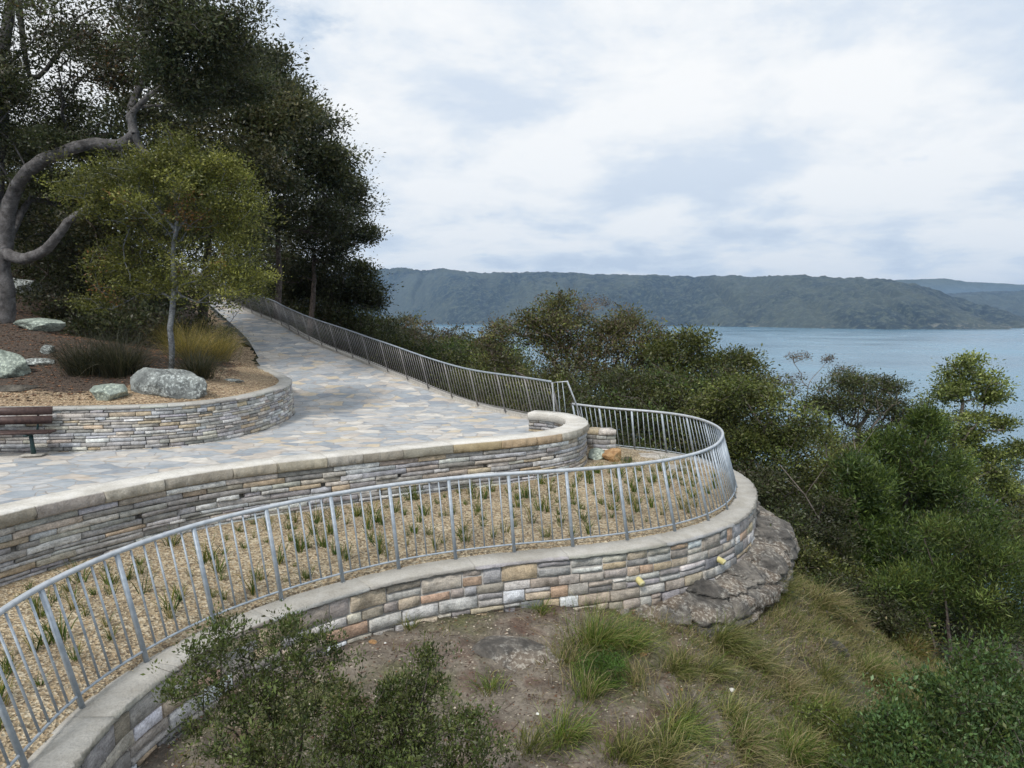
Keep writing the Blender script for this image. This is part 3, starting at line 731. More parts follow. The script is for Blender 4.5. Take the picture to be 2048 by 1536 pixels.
rp = railing(PF, .15, PF.L - .3, lambda y: float(zpath(y)) + .07, 1.2, 8, 'long grey steel railing running uphill beside the paved path', 'railing', M['steel_shaded'], M['galv'], .022, fw=.024)
# end return panel closing the upper railing
A = np.array([.9, 15.08, -1.5]); Bp = np.array([1.24, 15.28, -1.49]); A2 = np.array([.98, 15.1, -2.62]); B2 = np.array([1.7, 15.62, -2.62])
mb = MB(); mb.tube([A2, A, Bp, B2], .021, 8); mb.build('end_frame', M['galv_lit'], rp)
for k in (.33, .66):
    mb = MB(); mb.tube([A2 + (B2 - A2) * k * .6, A + (Bp - A) * k], .008, 6); mb.build('end_bar', M['galv'], rp)

# ------------------------------------------------------------------ bench
bn = thing('park_bench', 'slatted dark timber bench with green steel legs against the planter wall', 'bench', (-9.6, 12.05, Z_PATH), math.radians(9))
BXR = 1.25; BXL = -.75
for i in range(3):
    mb = MB(); yy = -.12 + i * .13; mb.box(((BXL + BXR) / 2, yy, .43 + .012 * (i == 0)), ((BXR - BXL) / 2, .055, .02)); mb.build('seat_slat', M['wood'], bn)
for i in range(2):
    mb = MB(); R = Matrix.Rotation(math.radians(-12), 3, 'X'); mb.box(((BXL + BXR) / 2 - .1, .27 + .03 * i, .62 + .165 * i), ((BXR - BXL) / 2, .018, .075), R); mb.build('back_slat', M['wood'], bn)
for xx in (BXR - .35, BXL + .35):
    mb = MB(); mb.tube([(xx, .08, 0), (xx, .05, .2), (xx, .02, .4)], [.045, .036, .034], 8); mb.box((xx, .05, .395), (.03, .22, .014)); mb.tube([(xx, .25, .4), (xx, .3, .6), (xx, .345, .84)], .02, 6)
    lg = mb.build('leg', M['green_steel'], bn, False)
    mb = MB(); mb.box((xx, .07, .012), (.17, .13, .014)); mb.build('footing', M['concrete'], lg)

# ------------------------------------------------------------------ rocks
def ico(sub=4):
    import bmesh
    bm = bmesh.new(); bmesh.ops.create_icosphere(bm, subdivisions=sub, radius=1); v = np.array([x.co[:] for x in bm.verts]); f = np.array([[w.index for w in x.verts] for x in bm.faces]); bm.free(); return v, f
IV, IF = ico(5); IV3, IF3 = ico(3)
def rock(name, label, loc, dims, m, seed, rot=0, ang=.35, sub=5, tilt=0, group=None, cat='rock', flat=0):
    V, Fc = (IV, IF) if sub == 5 else (IV3, IF3); v = V.copy()
    rr = np.random.default_rng(seed)
    for _ in range(14 if flat == 0 else 8):   # plane cuts give faceted stone
        n_ = rr.normal(size=3); n_ /= np.linalg.norm(n_); d = rr.uniform(.55, .85); k = v @ n_ - d; v -= np.clip(k, 0, None)[:, None] * n_ * .93
    if flat: v[:, 2] = np.minimum(v[:, 2], .55)
    v *= (1 + ang * (fbm(v * 1.3, 4, seed * 1.7) - .5))[:, None]
    v *= (1 + .09 * (fbm(v * 5, 4, seed * 3.1) - .5))[:, None]
    v *= np.array(dims)
    o = link(name, mesh_np(name, v, Fc.ravel(), np.arange(len(Fc)) * 3, np.full(len(Fc), 3), mats=[m], smooth=True))
    o.location = loc; o.rotation_euler = (tilt, 0, rot); return tag(o, label, cat, group)
def onbank(px, py, Y0=13, Y1=34):
    Ys = np.arange(Y0, Y1, .05); r = ray(px, py); P = r[None] * (Ys / r[1])[:, None]
    k = np.nonzero(P[:, 2] <= bank_z(P[:, :2])[0])[0]
    return P[k[0]] if len(k) else at(px, py, 18)
p = onbank(340, 785); rock('boulder', 'large pale lichen-covered boulder at the foot of the slim young tree', (p[0], p[1] + .1, p[2] + .16), (.78, .42, .42), M['boulder'], 3, .1, .5)
p = onbank(218, 795); rock('boulder', 'medium grey-green wedge boulder left of the large lichen boulder', (p[0], p[1], p[2] + .08), (.36, .28, .27), M['boulder_green'], 8, .3, .3)
p = onbank(85, 663); rock('boulder', 'flat pale green boulder lying on the bank, right of the big tree trunk', (p[0], p[1], p[2] + .18), (.68, .5, .2), M['boulder_green'], 12, .1, .3)
p = onbank(15, 750); rock('boulder', 'grey angular boulder cut by the left edge of the view, below the big trunk', (p[0], p[1], p[2] + .2), (.58, .45, .36), M['boulder_green'], 15, .2, .3)
p = onbank(95, 705); rock('boulder', 'small pale stone between the flat boulder and the dark grass tussocks', (p[0], p[1], p[2] + .05), (.2, .16, .14), M['boulder'], 19)
p = onbank(78, 728); rock('boulder', 'long low grey slab half buried in leaf litter above the grey angular boulder', (p[0], p[1], p[2] + .02), (.5, .3, .12), M['boulder'], 23)
p = onbank(48, 590, 18); rock('boulder', 'dim grey boulder behind the big tree trunk', (p[0], p[1], p[2] + .25), (.6, .5, .4), M['boulder'], 29)
p = onbank(462, 762); rock('boulder', 'half-buried grey stone in the tan mulch right of the young tree', (p[0], p[1], p[2] + .0), (.34, .22, .07), M['boulder'], 31)
p = onbank(35, 778); rock('boulder', 'flat dusty stone sunk in the litter just above the bench', (p[0], p[1], p[2] + .0), (.5, .3, .1), M['rock_dark'], 37)
rock('rock', 'orange-brown sandstone lump behind the railing, right of the stub wall', (2.05, 13.62, -2.86), (.26, .2, .18), M['rock_orange'], 41)
rock('rock', 'rounded grey rock at the foot of the stub wall', (1.72, 13.7, -2.88), (.24, .2, .18), M['boulder_green'], 43)
rock('rock', 'pale flat sandstone slab along the back of the gravel bed', (2.75, 14.35, -3.02), (.62, .26, .1), M['rock_pale'], 45, -.35, flat=1)
rock('rock', 'small brown rock between the orange lump and the pale slab', (2.36, 13.62, -2.94), (.12, .1, .09), M['rock_dark'], 47)
rock('rock', 'pinkish pale stone seen through the right end of the railing', (3.25, 13.35, -3.05), (.3, .2, .1), M['rock_pale'], 49, .3, flat=1)
rock('rock', 'light kerb stone lying against the back railing foot', (3.35, 14.6, -3.06), (.5, .16, .09), M['rock_pale'], 51, -.9, flat=1)

# sandstone ledge under the wall
def ledge():
    C = OUTF; u0 = C.s[np.argmin(np.linalg.norm(C.p - np.array([.75, 8.75]), axis=1))]; u1 = C.s[np.argmin(np.linalg.norm(C.p - np.array([4.5, 13.3]), axis=1))]
    nu, nv = 150, 60; V = np.zeros((nu, nv, 3))
    prof = np.array([(-.3, -3.35), (-.02, -3.5), (.12, -3.6), (.4, -3.68), (.66, -3.78), (.84, -3.92), (.88, -4.12), (.76, -4.32), (.5, -4.5), (.3, -4.8), (.1, -5.6)])
    pt = np.linspace(0, 1, len(prof)); 
    for i in range(nu):
        t = i / (nu - 1); u = u0 + (u1 - u0) * t
        k = np.interp(t, [0, .12, .3, .5, .7, .85, 1], [.15, .45, .66, .7, .8, .85, .4])
        up = np.interp(t, [0, .2, .5, .8, 1], [-.4, -.3, -.2, .02, .02])
        for j in range(nv):
            s = j / (nv - 1); o = np.interp(s, pt, prof[:, 0]); z = np.interp(s, pt, prof[:, 1])
            o = o * k if o > 0 else o; q_ = C.at(u, o); V[i, j] = (q_[0], q_[1], z + up + (z + 3.4) * (k - 1) * .35)
    Pn = V.reshape(-1, 3)
    # normals approx: outward
    cent = np.array([1.5, 11.5, -4]); nrm = Pn - cent; nrm /= np.linalg.norm(nrm, axis=1)[:, None]
    a = fbm(Pn * 1.1, 5, 2.0) - .5; b = fbm(Pn * np.array([3.5, 3.5, 5]), 4, 7.0) - .5; st = np.sin(Pn[:, 2] * 22 + 6 * fbm(Pn * .8, 3, 1)) * .012
    zz = Pn[:, 2] * 3.4 + 1.6 * fbm(Pn * .9, 3, 4.0) + Pn[:, 0] * .25; saw = (zz - np.floor(zz)); step = -.11 * np.clip((saw - .75) / .25, 0, 1) ** .7
    ck = np.abs(fbm(Pn * np.array([1.1, 1.1, .35]), 4, 13.0) - .5); crack = -.16 * np.exp(-(ck * 42) ** 2)
    hx = np.abs(fbm(Pn * 7, 4, 3.0) - .5) * .1
    Pn = Pn + nrm * (a * .42 + b * .14 + st + step + crack - hx)[:, None]
    q = [(i * nv + j, i * nv + j + 1, (i + 1) * nv + j + 1, (i + 1) * nv + j) for i in range(nu - 1) for j in range(nv - 1)]
    o = link('rock_ledge', quads('rock_ledge', Pn, q, mats=[M['ledge']], smooth=True))
    tag(o, 'big weathered grey sandstone ledge bulging out beneath the curved end of the lower wall', 'rock ledge')
ledge()
def onslope(px, py, Y0=3.5, Y1=60):
    Ys = np.concatenate([np.arange(Y0, 16, .05), np.arange(16, Y1, .4)]); r = ray(px, py); P = r[None] * (Ys / r[1])[:, None]
    k = np.nonzero(P[:, 2] <= terr_z(P[:, :2])[0])[0]
    return P[k[0]] if len(k) else at(px, py, 10)
p = onslope(1080, 1310); rock('rock', 'low rounded grey rock mound swelling from the bare soil below the wall', (p[0] - .35, p[1], p[2] - .02), (.8, .5, .16), M['ledge'], 61, .15, .3)
p = onslope(1440, 1235); rock('rock', 'pale broken stone slab tucked under the rock ledge', (p[0], p[1], p[2] + .02), (.34, .2, .1), M['rock_pale'], 63)
p = onslope(1735, 1245); rock('rock', 'dark overhanging rock lip among the dry grass on the right slope', (p[0] - .25, p[1], p[2] + .1), (.7, .5, .1), M['rock_dark'], 65, .2, .5, flat=1)
p = onslope(1690, 1330); rock('rock', 'shadowed brown rock face below the overhanging lip', (p[0] - .1, p[1] + .35, p[2] - .12), (.42, .3, .34), M['rock_dark'], 66, .5, .7, tilt=.2)
p = onslope(1075, 1432); rock('litter_scrap', 'bright white scrap lying alone on the bare soil', (p[0], p[1], p[2] + .02), (.035, .03, .012), M['white'], 67, .5, sub=3, cat='litter')
k = 0
for (px, py, r, mm, lab) in [(1465, 1382, .045, 'white', 'white pebble near the middle of the slope'), (1450, 1375, .03, 'rock_pale', 'pale grey pebble touching the white pebble'),
                             (1363, 1380, .025, 'rock_orange', 'upper left yellow stone of the scattered row'), (1397, 1383, .03, 'rock_orange', 'yellow stone in the middle of the scattered row'), (1335, 1390, .022, 'rock_orange', 'leftmost small yellow stone of the scattered row'),
                             (1478, 1420, .032, 'rock_orange', 'yellow stone below the white pebble'), (1285, 1313, .06, 'rock_orange', 'flat orange stone right of the green grass tussock'), (1570, 1277, .025, 'rock_orange', 'yellow chip in the grass below the rock ledge'),
                             (770, 1287, .02, 'white', 'tiny white chip on the soil at the wall foot'), (745, 1287, .06, 'rock_orange', 'flat tan stone beside the tiny white chip'), (305, 1473, .03, 'white', 'pale pebble on the soil at the far lower left')]:
    p = onslope(px, py); rock('stone', lab, (p[0], p[1], p[2] + r * .3), (r, r * .8, r * .55), M[mm], 70 + k, k, sub=3, cat='stone'); k += 1


# ------------------------------------------------------------------ vegetation
def leaf_mesh(name, C, D, L, Wd, cols, m, curl=.12, R=None):
    """C centres (n,3), D directions, L lengths, Wd widths -> folded six-point leaves drawn as two quads"""
    R = R or rng; n = len(C); D = D / (np.linalg.norm(D, axis=1)[:, None] + 1e-9)
    up = R.normal(size=(n, 3)); A = np.cross(D, up); A /= (np.linalg.norm(A, axis=1)[:, None] + 1e-9); N = np.cross(A, D)
    L = L[:, None]; Wd = Wd[:, None]
    V = np.stack([C - D * L * .5, C - D * L * .02 + A * Wd * .5 + N * L * curl * .5, C + D * L * .5 , C - D * L * .02 - A * Wd * .5 + N * L * curl * .5], 1).reshape(-1, 3)
    Q = np.arange(n * 4).reshape(n, 4)
    return quads(name, V, Q, cols=np.repeat(cols, 4, 0), mats=[m])

def tubes(name, A, B, ra, rb, m, k=5):
    n = len(A); T = B - A; L = np.linalg.norm(T, axis=1); T = T / (L[:, None] + 1e-9)
    up = np.tile(np.array([0.13, 0.21, 1.0]), (n, 1)); up[np.abs(T[:, 2]) > .9] = (1, .2, .1)
    U = np.cross(T, up); U /= (np.linalg.norm(U, axis=1)[:, None] + 1e-9); W = np.cross(T, U)
    th = np.arange(k) * 2 * PI / k
    ring = U[:, None, :] * np.cos(th)[None, :, None] + W[:, None, :] * np.sin(th)[None, :, None]
    V = np.concatenate([A[:, None] + ring * ra[:, None, None], (B + T * rb[:, None] * .3)[:, None] + ring * rb[:, None, None]], 1).reshape(-1, 3)
    b = (np.arange(n) * 2 * k)[:, None]; j = np.arange(k); jn = (j + 1) % k
    Q = np.stack([b + j, b + jn, b + k + jn, b + k + j], 2).reshape(-1, 4)
    return V, Q

def pal_pick(pal, n, R, wts=None):
    pal = np.array(pal); i = R.choice(len(pal), n, p=wts); c = pal[i] * R.uniform(.75, 1.25, (n, 1)); return np.clip(c, 0, 1)

class Tree:
    def __init__(s, name, label, cat, root, seed, group=None):
        s.R = np.random.default_rng(seed); s.seed = seed
        s.root = thing(name, label, cat, tuple(root), 0, group); s.o = np.array(root, float)
        s.N = [np.array(root, float) - np.array([0, 0, .3])]; s.par = [-1]; s.fix = [0.0]; s.plen = [0.0]; s.leafc = []; s.ptone = []
    def limb(s, pts, r0, r1, start=0):
        """explicit limb through world points; returns last node index"""
        pts = [s.N[start]] + [np.array(p, float) for p in pts]; c = catmull(pts, .35) if len(pts) > 2 else np.array(pts)
        prev = start; n = len(c)
        for i in range(1, n):
            j = s.R.normal(size=3) * .012
            s.N.append(c[i] + j); s.par.append(prev); s.plen.append(s.plen[prev] + np.linalg.norm(c[i] - s.N[prev])); s.fix.append(r0 + (r1 - r0) * i / (n - 1)); prev = len(s.N) - 1
        return prev
    def clump(s, c, r, n, hollow=.35, gap=.0, gf=1.2, puff=1.0):
        R = s.R; out = []; c = np.array(c, float); r = np.array(r if hasattr(r, '__len__') else (r, r, r * .75), float)
        K = max(3, int(n / 7)); d = R.normal(size=(K * 3, 3)); d /= np.linalg.norm(d, axis=1)[:, None]
        rad = R.uniform(hollow ** 3, 1, K * 3) ** (1 / 3.); p = c + d * rad[:, None] * r * (1 + .35 * (fbm(d * 2.2, 3, s.seed) - .5))[:, None]
        if gap:
            f = fbm(p * gf, 3, s.seed * .7) > gap
            if f.sum() > 2: p = p[f]
        p = p[:K]; pr = .3 * float(np.mean(r)) * puff; i = R.integers(0, len(p), n); k = R.uniform(.6, 1.3, len(p))[i]
        q = p[i] + R.normal(size=(n, 3)) * np.array([1, 1, .55]) * pr * k[:, None]; s.leafc += list(q); s.ptone += list(R.uniform(.7, 1.3, len(p))[i]); return s
    def grow(s, bark, wander=.12, rt=.007, exp=2.3, seg=.45, k0=5, stray=0, penal=.3):
        P = np.array(s.leafc); R = s.R
        order = np.argsort(np.linalg.norm(P - s.o, axis=1)); N = list(s.N); par = list(s.par); pl = list(s.plen)
        cap = len(N) + len(P) * 14; A = np.zeros((cap, 3)); A[:len(N)] = N; PL = np.zeros(cap); PL[:len(N)] = pl; n = len(N); lim = 1 if len(N) > 3 else 0
        tips = []
        for i in order:
            t = P[i]; d = np.linalg.norm(A[lim:n] - t, axis=1) + penal * PL[lim:n]; b = int(np.argmin(d)) + lim
            D = t - A[b]; L = np.linalg.norm(D); m = max(1, int(L / seg)); prev = b
            bow = R.normal(size=3) * L * wander; bow[2] += L * .08
            for j in range(1, m + 1):
                f = j / m; q_ = A[b] + D * f + bow * math.sin(f * PI) + R.normal(size=3) * .02 * (j < m)
                if n >= cap: break
                A[n] = q_; PL[n] = PL[prev] + np.linalg.norm(q_ - A[prev]); par.append(prev); prev = n; n += 1
            tips.append(prev)
        A = A[:n]; par = np.array(par[:n]); w = np.zeros(n); ch = np.ones(n, bool); ch[par[par >= 0]] = False; w[ch] = rt ** exp
        for i in range(n - 1, 0, -1): w[par[i]] += w[i]
        rad = w ** (1 / exp); fx = np.zeros(n); fx[:len(s.fix)] = s.fix; rad = np.where(fx > 0, np.maximum(fx, np.minimum(rad, fx * 1.3)), rad)
        rad[0] = max(rad[0], fx[1] * 1.25 if len(s.fix) > 1 else rad[0])
        i = np.arange(1, n); big = rad[i] > .03
        Vs = []; Qs = []; off = 0
        for sel, k in ((i[big], 9), (i[~big], 3)):
            if len(sel) == 0: continue
            pr = np.minimum(rad[par[sel]], rad[sel] * 1.35)
            V, Q = tubes('', A[par[sel]], A[sel], pr, rad[sel], bark, k); Vs.append(V); Qs.append((Q + off)); off += len(V)
        V = np.vstack(Vs) - s.o; Q = np.vstack(Qs)
        V = V + (fbm(V * 4, 3, s.seed)[:, None] - .5) * .03
        link('trunk', quads('trunk', V, Q, mats=[bark], smooth=True), s.root)
        s.tips = A[tips]; s.tipt = np.array(s.ptone)[order]; s.A = A; s.rad = rad; s.par = par; return s
    def leaves(s, n_per, sr, L, Wd, pal, wts=None, m=None, up=.5, droop=0.0, name='crown', tone=.35, alt=None, flat=.6, sel=None, curl=.12):
        R = s.R; T = s.tips
        if len(T) == 0: return s
        n = len(T) * n_per; c = np.repeat(T, n_per, 0); o = R.normal(size=(n, 3)) * sr * np.array([1, 1, flat]); p = c + o
        D = o / (sr + 1e-9) * .6 + R.normal(size=(n, 3)) * .55 + np.array([0, 0, up - droop])
        tn = np.repeat(R.uniform(1 - tone * .6, 1 + tone * .6, len(T)) * s.tipt, n_per)[:, None]
        base = pal_pick(pal, len(T), R, wts); cc = np.repeat(base, n_per, 0) * .55 + pal_pick(pal, n, R, wts) * .45; cc = np.clip(cc * tn, 0, 1)
        if alt is not None:
            f, ac, rad = alt; mk = f(T, R); mk = np.repeat(mk, n_per); mk &= R.random(n) < rad; cc[mk] = pal_pick(ac, int(mk.sum()), R)
        l = R.uniform(.5, 1.45, n) * L
        link(name, leaf_mesh(name, p - s.o, D, l, l * Wd * R.uniform(.75, 1.25, n), cc, m or M['leaf'], curl, R), s.root); return s

def S_(*c): return [lin(*x) for x in c]
DKG = S_((58, 66, 42), (70, 76, 48), (48, 58, 40), (94, 96, 66), (68, 62, 52))
DKB = S_((64, 70, 44), (82, 78, 54), (54, 66, 42), (98, 94, 64))
OLIVE = S_((98, 102, 48), (116, 118, 56), (82, 88, 42), (140, 138, 72), (66, 72, 36))
BUSH = S_((68, 78, 40), (92, 100, 50), (54, 64, 34), (116, 118, 64), (76, 72, 50))
YEL = S_((90, 102, 48), (112, 122, 60), (72, 84, 40), (130, 136, 78), (60, 72, 38))
FRESH = S_((64, 84, 40), (84, 104, 48), (50, 68, 34), (110, 126, 64), (42, 56, 32))
BLUEG = S_((84, 112, 70), (104, 130, 86), (68, 94, 58), (128, 150, 102), (56, 78, 46))
RUST = S_((138, 98, 62), (154, 114, 74), (118, 84, 56), (104, 80, 56))
BROWNL = S_((84, 70, 60), (104, 86, 76), (70, 60, 52), (96, 92, 72))
def scat(*items): return items

def gtree(name, label, cat, base, clumps, bark, leaf, trunk=None, group=None, seed=1, grow={}, extra=None):
    t = Tree(name, label, cat, base, seed, group)
    if trunk:
        for (pts, r0, r1) in trunk: t.limb(pts, r0, r1)
    for c in clumps: t.clump(*c[:3], **(c[3] if len(c) > 3 else {}))
    t.grow(bark, **grow)
    for lf in (leaf if isinstance(leaf, list) else [leaf]): t.leaves(**lf)
    return t

# ---- the big old tree at the left edge
def tree_big():
    Y = 19.5; b = onbank(2, 642, 14, 40); Y = b[1]
    t = Tree('old_tree', 'huge grey-barked spreading tree with curving limbs at the left edge of the view', 'tree', (b[0], b[1], b[2]), 5)
    A_ = lambda px, py, dy=0: at(px, py, Y + dy)
    n1 = t.limb([A_(10, 600), A_(2, 540), A_(6, 505)], .29, .22)
    n2 = t.limb([A_(14, 450), A_(22, 405), A_(45, 355, -.3), (A_(85, 322, -.6)), A_(135, 300, -1), A_(190, 287, -1), A_(240, 288, -1.1), A_(268, 268, -1.2)], .2, .12, n1)
    n3 = t.limb([A_(268, 225, -1.2), A_(300, 190, -1.5), A_(340, 150, -1.6), A_(352, 95, -1.5), A_(400, 60, -2)], .085, .025, n2)
    t.limb([A_(285, 300, -1.1), A_(320, 325, -1), A_(345, 300, -1)], .1, .05, n2)
    t.limb([A_(262, 215, -1), A_(300, 120, 0), A_(280, 20, 1), A_(300, -100, 1)], .1, .04, n2)
    n4 = t.limb([A_(40, 518, -.2), A_(75, 508, -.5), A_(105, 485, -.7), A_(135, 445, -.8), A_(175, 415, -1), A_(215, 395, -1.2)], .165, .06, n1)
    n5 = t.limb([A_(-10, 420, .3), A_(-8, 330, .5), A_(5, 240, .5), A_(-10, 150, .6), A_(20, 40, .6), A_(30, -100, .8)], .24, .1, n1)
    t.limb([A_(60, 150, .3), A_(130, 90, 0), A_(190, 60, -.4)], .09, .04, n5)
    n6 = t.limb([A_(60, 400, 1.2), A_(110, 410, 1.6), A_(150, 380, 2)], .1, .06, n1)
    for (px, py, dy, r, n, gp) in [(60, 60, 0, 1.9, 60, .5), (190, 30, -1, 1.7, 42, .53), (320, 60, -1.5, 1.5, 70, .46), (430, 40, -2, 1.2, 66, .46), (470, 75, -2, .75, 44, .44), (150, 150, 0, 1.3, 36, .5), (250, 130, 0, 1.2, 34, .5), (60, 230, .5, 1.5, 75, .45), (0, 330, .8, 1.3, 60, .42),
                               (380, 150, -1, 1.1, 60, .44), (480, 160, 0, .9, 50, .42), (100, -120, 0, 2.4, 60, .42), (330, -120, -1, 2.0, 70, .42), (170, 240, 1, 1.0, 40, .44), (300, 230, 0, .9, 30, .45), (60, 440, 2, 1.0, 40, .42), (200, 380, 1.4, 1.0, 50, .42), (-80, 100, 0, 1.8, 50, .4), (-90, 420, 1, 1.6, 60, .4)]:
        t.clump(A_(px, py, dy), (r, r * 1.1, r * .72), n, gap=gp, gf=1.1)
    for (px, py, dy, r, n) in [(330, 160, -2.2, .7, 30), (140, 300, -.2, .7, 26), (200, 330, .4, .9, 34), (30, 160, -.8, .9, 30), (90, 380, .6, .8, 30)]: t.clump(A_(px, py, dy), (r, r, r * .7), n)
    t.grow(M['bark_grey'], wander=.16, rt=.0075, seg=.4, penal=.22)
    rust = lambda T, R: (np.abs(T[:, 0] - A_(270, 130)[0]) < 1.3) & (np.abs(T[:, 2] - A_(0, 130)[2]) < .7) & (R.random(len(T)) < .5)
    t.leaves(110, .25, .1, .4, DKG, tone=.5, alt=(rust, RUST[2:] + BROWNL, .35), up=.2)
tree_big()

# ---- trees behind, stepping down the hill to the right
def back_tree(label, base_px, Y, clumps, seed, pal=DKG, lp=72, L=.155, sr=.37, bark='bark_brown', name='bush_tree', trunk=None, gap=.42, tone=.45, Wd=.42, dens=1.0):
    gx = at(base_px, 640, Y)[0]
    P2 = np.array([[gx, Y]]); poly = np.vstack([poly_bank, [(-60, 90), (-90, 90), (-90, 11.0), (-14.5, 11.7)]])
    zb = float(bank_z(P2)[0][0]) if inside(P2, poly)[0] else gz(gx, Y)
    t = Tree(name, label, 'tree', (gx, Y, zb), seed, 'dark trees on the hillside behind the path')
    top = at(*clumps[0][:2], Y + clumps[0][2])
    tr = [(gx * .7 + top[0] * .3 + .15, Y + .1, zb + (top[2] - zb) * .35), (gx * .4 + top[0] * .6, Y, zb + (top[2] - zb) * .7)]
    if trunk: tr = [at(*q_) for q_ in trunk]
    t.limb(tr, .2, .08)
    for (px, py, dy, r, n) in clumps: t.clump(at(px, py, Y + dy), (r, r * .9, r * .72), int(n * dens), gap=gap, gf=.9)
    t.grow(M[bark], wander=.15, rt=.011, seg=.6, penal=.2)
    t.leaves(lp, sr, L, Wd, pal, tone=tone, up=.25); return t
back_tree('tall dark tree whose crown rises behind the old tree limbs', 400, 27, [(420, 230, 0, 2.6, 130), (500, 190, 0, 1.6, 90), (540, 230, 0, 1.5, 90), (350, 330, 0, 2.3, 90), (470, 330, -1, 2.0, 90), (545, 150, 0, .9, 40), (570, 200, 0, .8, 40), (450, 120, 0, 1.3, 60)], 21, DKB)
back_tree('dark tree forming the middle slope of the crown line, just behind the tall one', 545, 32, [(560, 330, 0, 2.4, 140), (610, 270, 0, 1.5, 90), (640, 330, 0, 1.5, 90), (520, 420, 0, 2.3, 100), (600, 410, 0, 2.0, 90), (620, 225, 0, .6, 26), (590, 190, 1, .8, 36), (670, 345, 0, .9, 50)], 22, DKG)
back_tree('loose-crowned dark tree with sky showing through its right side', 610, 37, [(640, 410, 0, 1.9, 90), (690, 400, 0, 1.2, 60), (600, 480, 0, 1.8, 70), (650, 480, 0, 1.6, 60), (700, 470, 0, 1.1, 40), (725, 480, 0, .6, 22), (690, 360, 0, .9, 36), (560, 520, 0, 1.9, 80)], 23, DKG, gap=.46)
back_tree('lowest dark tree of the hillside, its rounded crown ending against the water', 655, 40, [(690, 560, 0, 1.6, 90), (730, 575, 0, 1.0, 60), (650, 560, 0, 1.7, 90), (745, 610, 0, .7, 34), (700, 610, 0, 1.2, 50), (620, 580, 0, 1.5, 60), (580, 560, 0, 1.6, 60), (715, 540, 0, .8, 30)], 24, DKG, gap=.4, trunk=[(655, 640, 40), (652, 600, 40), (654, 560, 40)], bark='twig')
back_tree('deep shadowy tree behind the yellow-green young tree', 300, 24.5, [(300, 450, 0, 2.2, 90), (220, 480, 0, 1.8, 70), (400, 470, 0, 1.9, 70), (150, 420, 0, 1.7, 60), (230, 330, 1, 1.6, 60), (430, 400, 1, 1.7, 60)], 25, DKB)
back_tree('dark tree filling the gap between the old trunk and the young tree', 90, 28, [(100, 500, 0, 2.3, 80), (40, 430, 0, 2.2, 60), (180, 520, 0, 2.1, 80), (100, 350, 0, 2.2, 60), (260, 560, 0, 1.9, 70), (0, 550, 0, 2.0, 60), (20, 300, 0, 2.0, 40)], 26, DKG)
back_tree('leafy dark tree at the top of the path, left of the railing', 470, 44, [(470, 540, 0, 2.6, 90), (400, 520, 0, 2.6, 70), (540, 500, 0, 2.4, 80), (530, 570, 0, 1.5, 50), (480, 450, 0, 2.4, 70)], 27, DKG, L=.2, lp=36)
for i, (px, py, Y, r) in enumerate([(150, 610, 22, 1.3), (250, 600, 21.5, 1.3), (60, 600, 25, 1.5), (330, 585, 24, 1.4), (210, 640, 20, .6), (400, 585, 26, 1.3), (-30, 560, 24, 1.6)]):
    p = at(px, py, Y); bzv = bz(p[0], Y); t = Tree('shrub', 'dark understorey shrub in the shade beneath the old tree', 'shrub', (p[0], Y, bzv), 300 + i, 'shrubs in the shade under the left trees')
    t.clump((p[0], Y, bzv + r * .7), (r * 1.2, r, r * .8), 60); t.grow(M['bark_brown'], rt=.008, seg=.5); t.leaves(60, .24, .12, .4, DKG, tone=.4)

# ---- the slim young tree on the planter
def tree_young():
    b = onbank(343, 748, 13, 30); Y = b[1]; A_ = lambda px, py, dy=0: at(px, py, Y + dy)
    t = Tree('young_tree', 'slim straight young tree with yellow-green leaves rising beside the large lichen boulder', 'tree', tuple(b), 9)
    n = t.limb([A_(342, 690), A_(343, 630), A_(349, 570), A_(346, 510), A_(352, 460)], .066, .045)
    t.limb([A_(353, 440), A_(350, 380), A_(345, 320), A_(335, 270)], .05, .02, n)
    t.limb([A_(320, 420, -.2), A_(280, 380, -.4), A_(240, 370, -.5)], .035, .015, n)
    t.limb([A_(390, 420, .2), A_(440, 390, .3), (A_(480, 380, .2))], .035, .015, n)
    m_ = t.limb([A_(330, 470, .2)], .03, .02, n)
    for (px, py, dy, r, k) in [(330, 290, 0, .35, 26), (350, 330, 0, .55, 50), (260, 345, -.3, .5, 46), (200, 370, -.4, .5, 46), (150, 390, -.3, .35, 26), (240, 410, 0, .55, 50), (400, 330, .2, .5, 46), (440, 360, .3, .5, 46), (410, 400, 0, .6, 56), (490, 420, .3, .5, 52), (330, 400, -.4, .6, 50), (290, 470, .3, .5, 34), (470, 470, .2, .5, 44), (370, 470, .4, .5, 34),
                             (300, 560, .3, .6, 52), (230, 560, 0, .5, 38), (220, 520, .2, .4, 24), (400, 540, -.2, .6, 52), (460, 560, .2, .5, 44), (500, 560, .3, .3, 26), (195, 600, .1, .3, 18), (310, 330, -.2, .4, 34), (520, 400, .3, .3, 24)]:
        t.clump(A_(px, py, dy), (r * 1.2, r, r * .85), int(k * 1.1), hollow=.1, gap=.3, gf=2.0, puff=1.6)
    t.grow(M['bark_slim'], wander=.14, rt=.0042, seg=.28, penal=.25)
    c1 = A_(375, 418); c2 = A_(420, 480); c3 = A_(210, 590)
    f = lambda T, R: ((np.linalg.norm(T - c1, axis=1) < .42) | (np.linalg.norm(T - c2, axis=1) < .2) | (np.linalg.norm(T - c3, axis=1) < .28)) | (R.random(len(T)) < .02)
    t.leaves(66, .13, .06, .42, OLIVE, tone=.4, up=.2, alt=(f, RUST, .45))
tree_young()

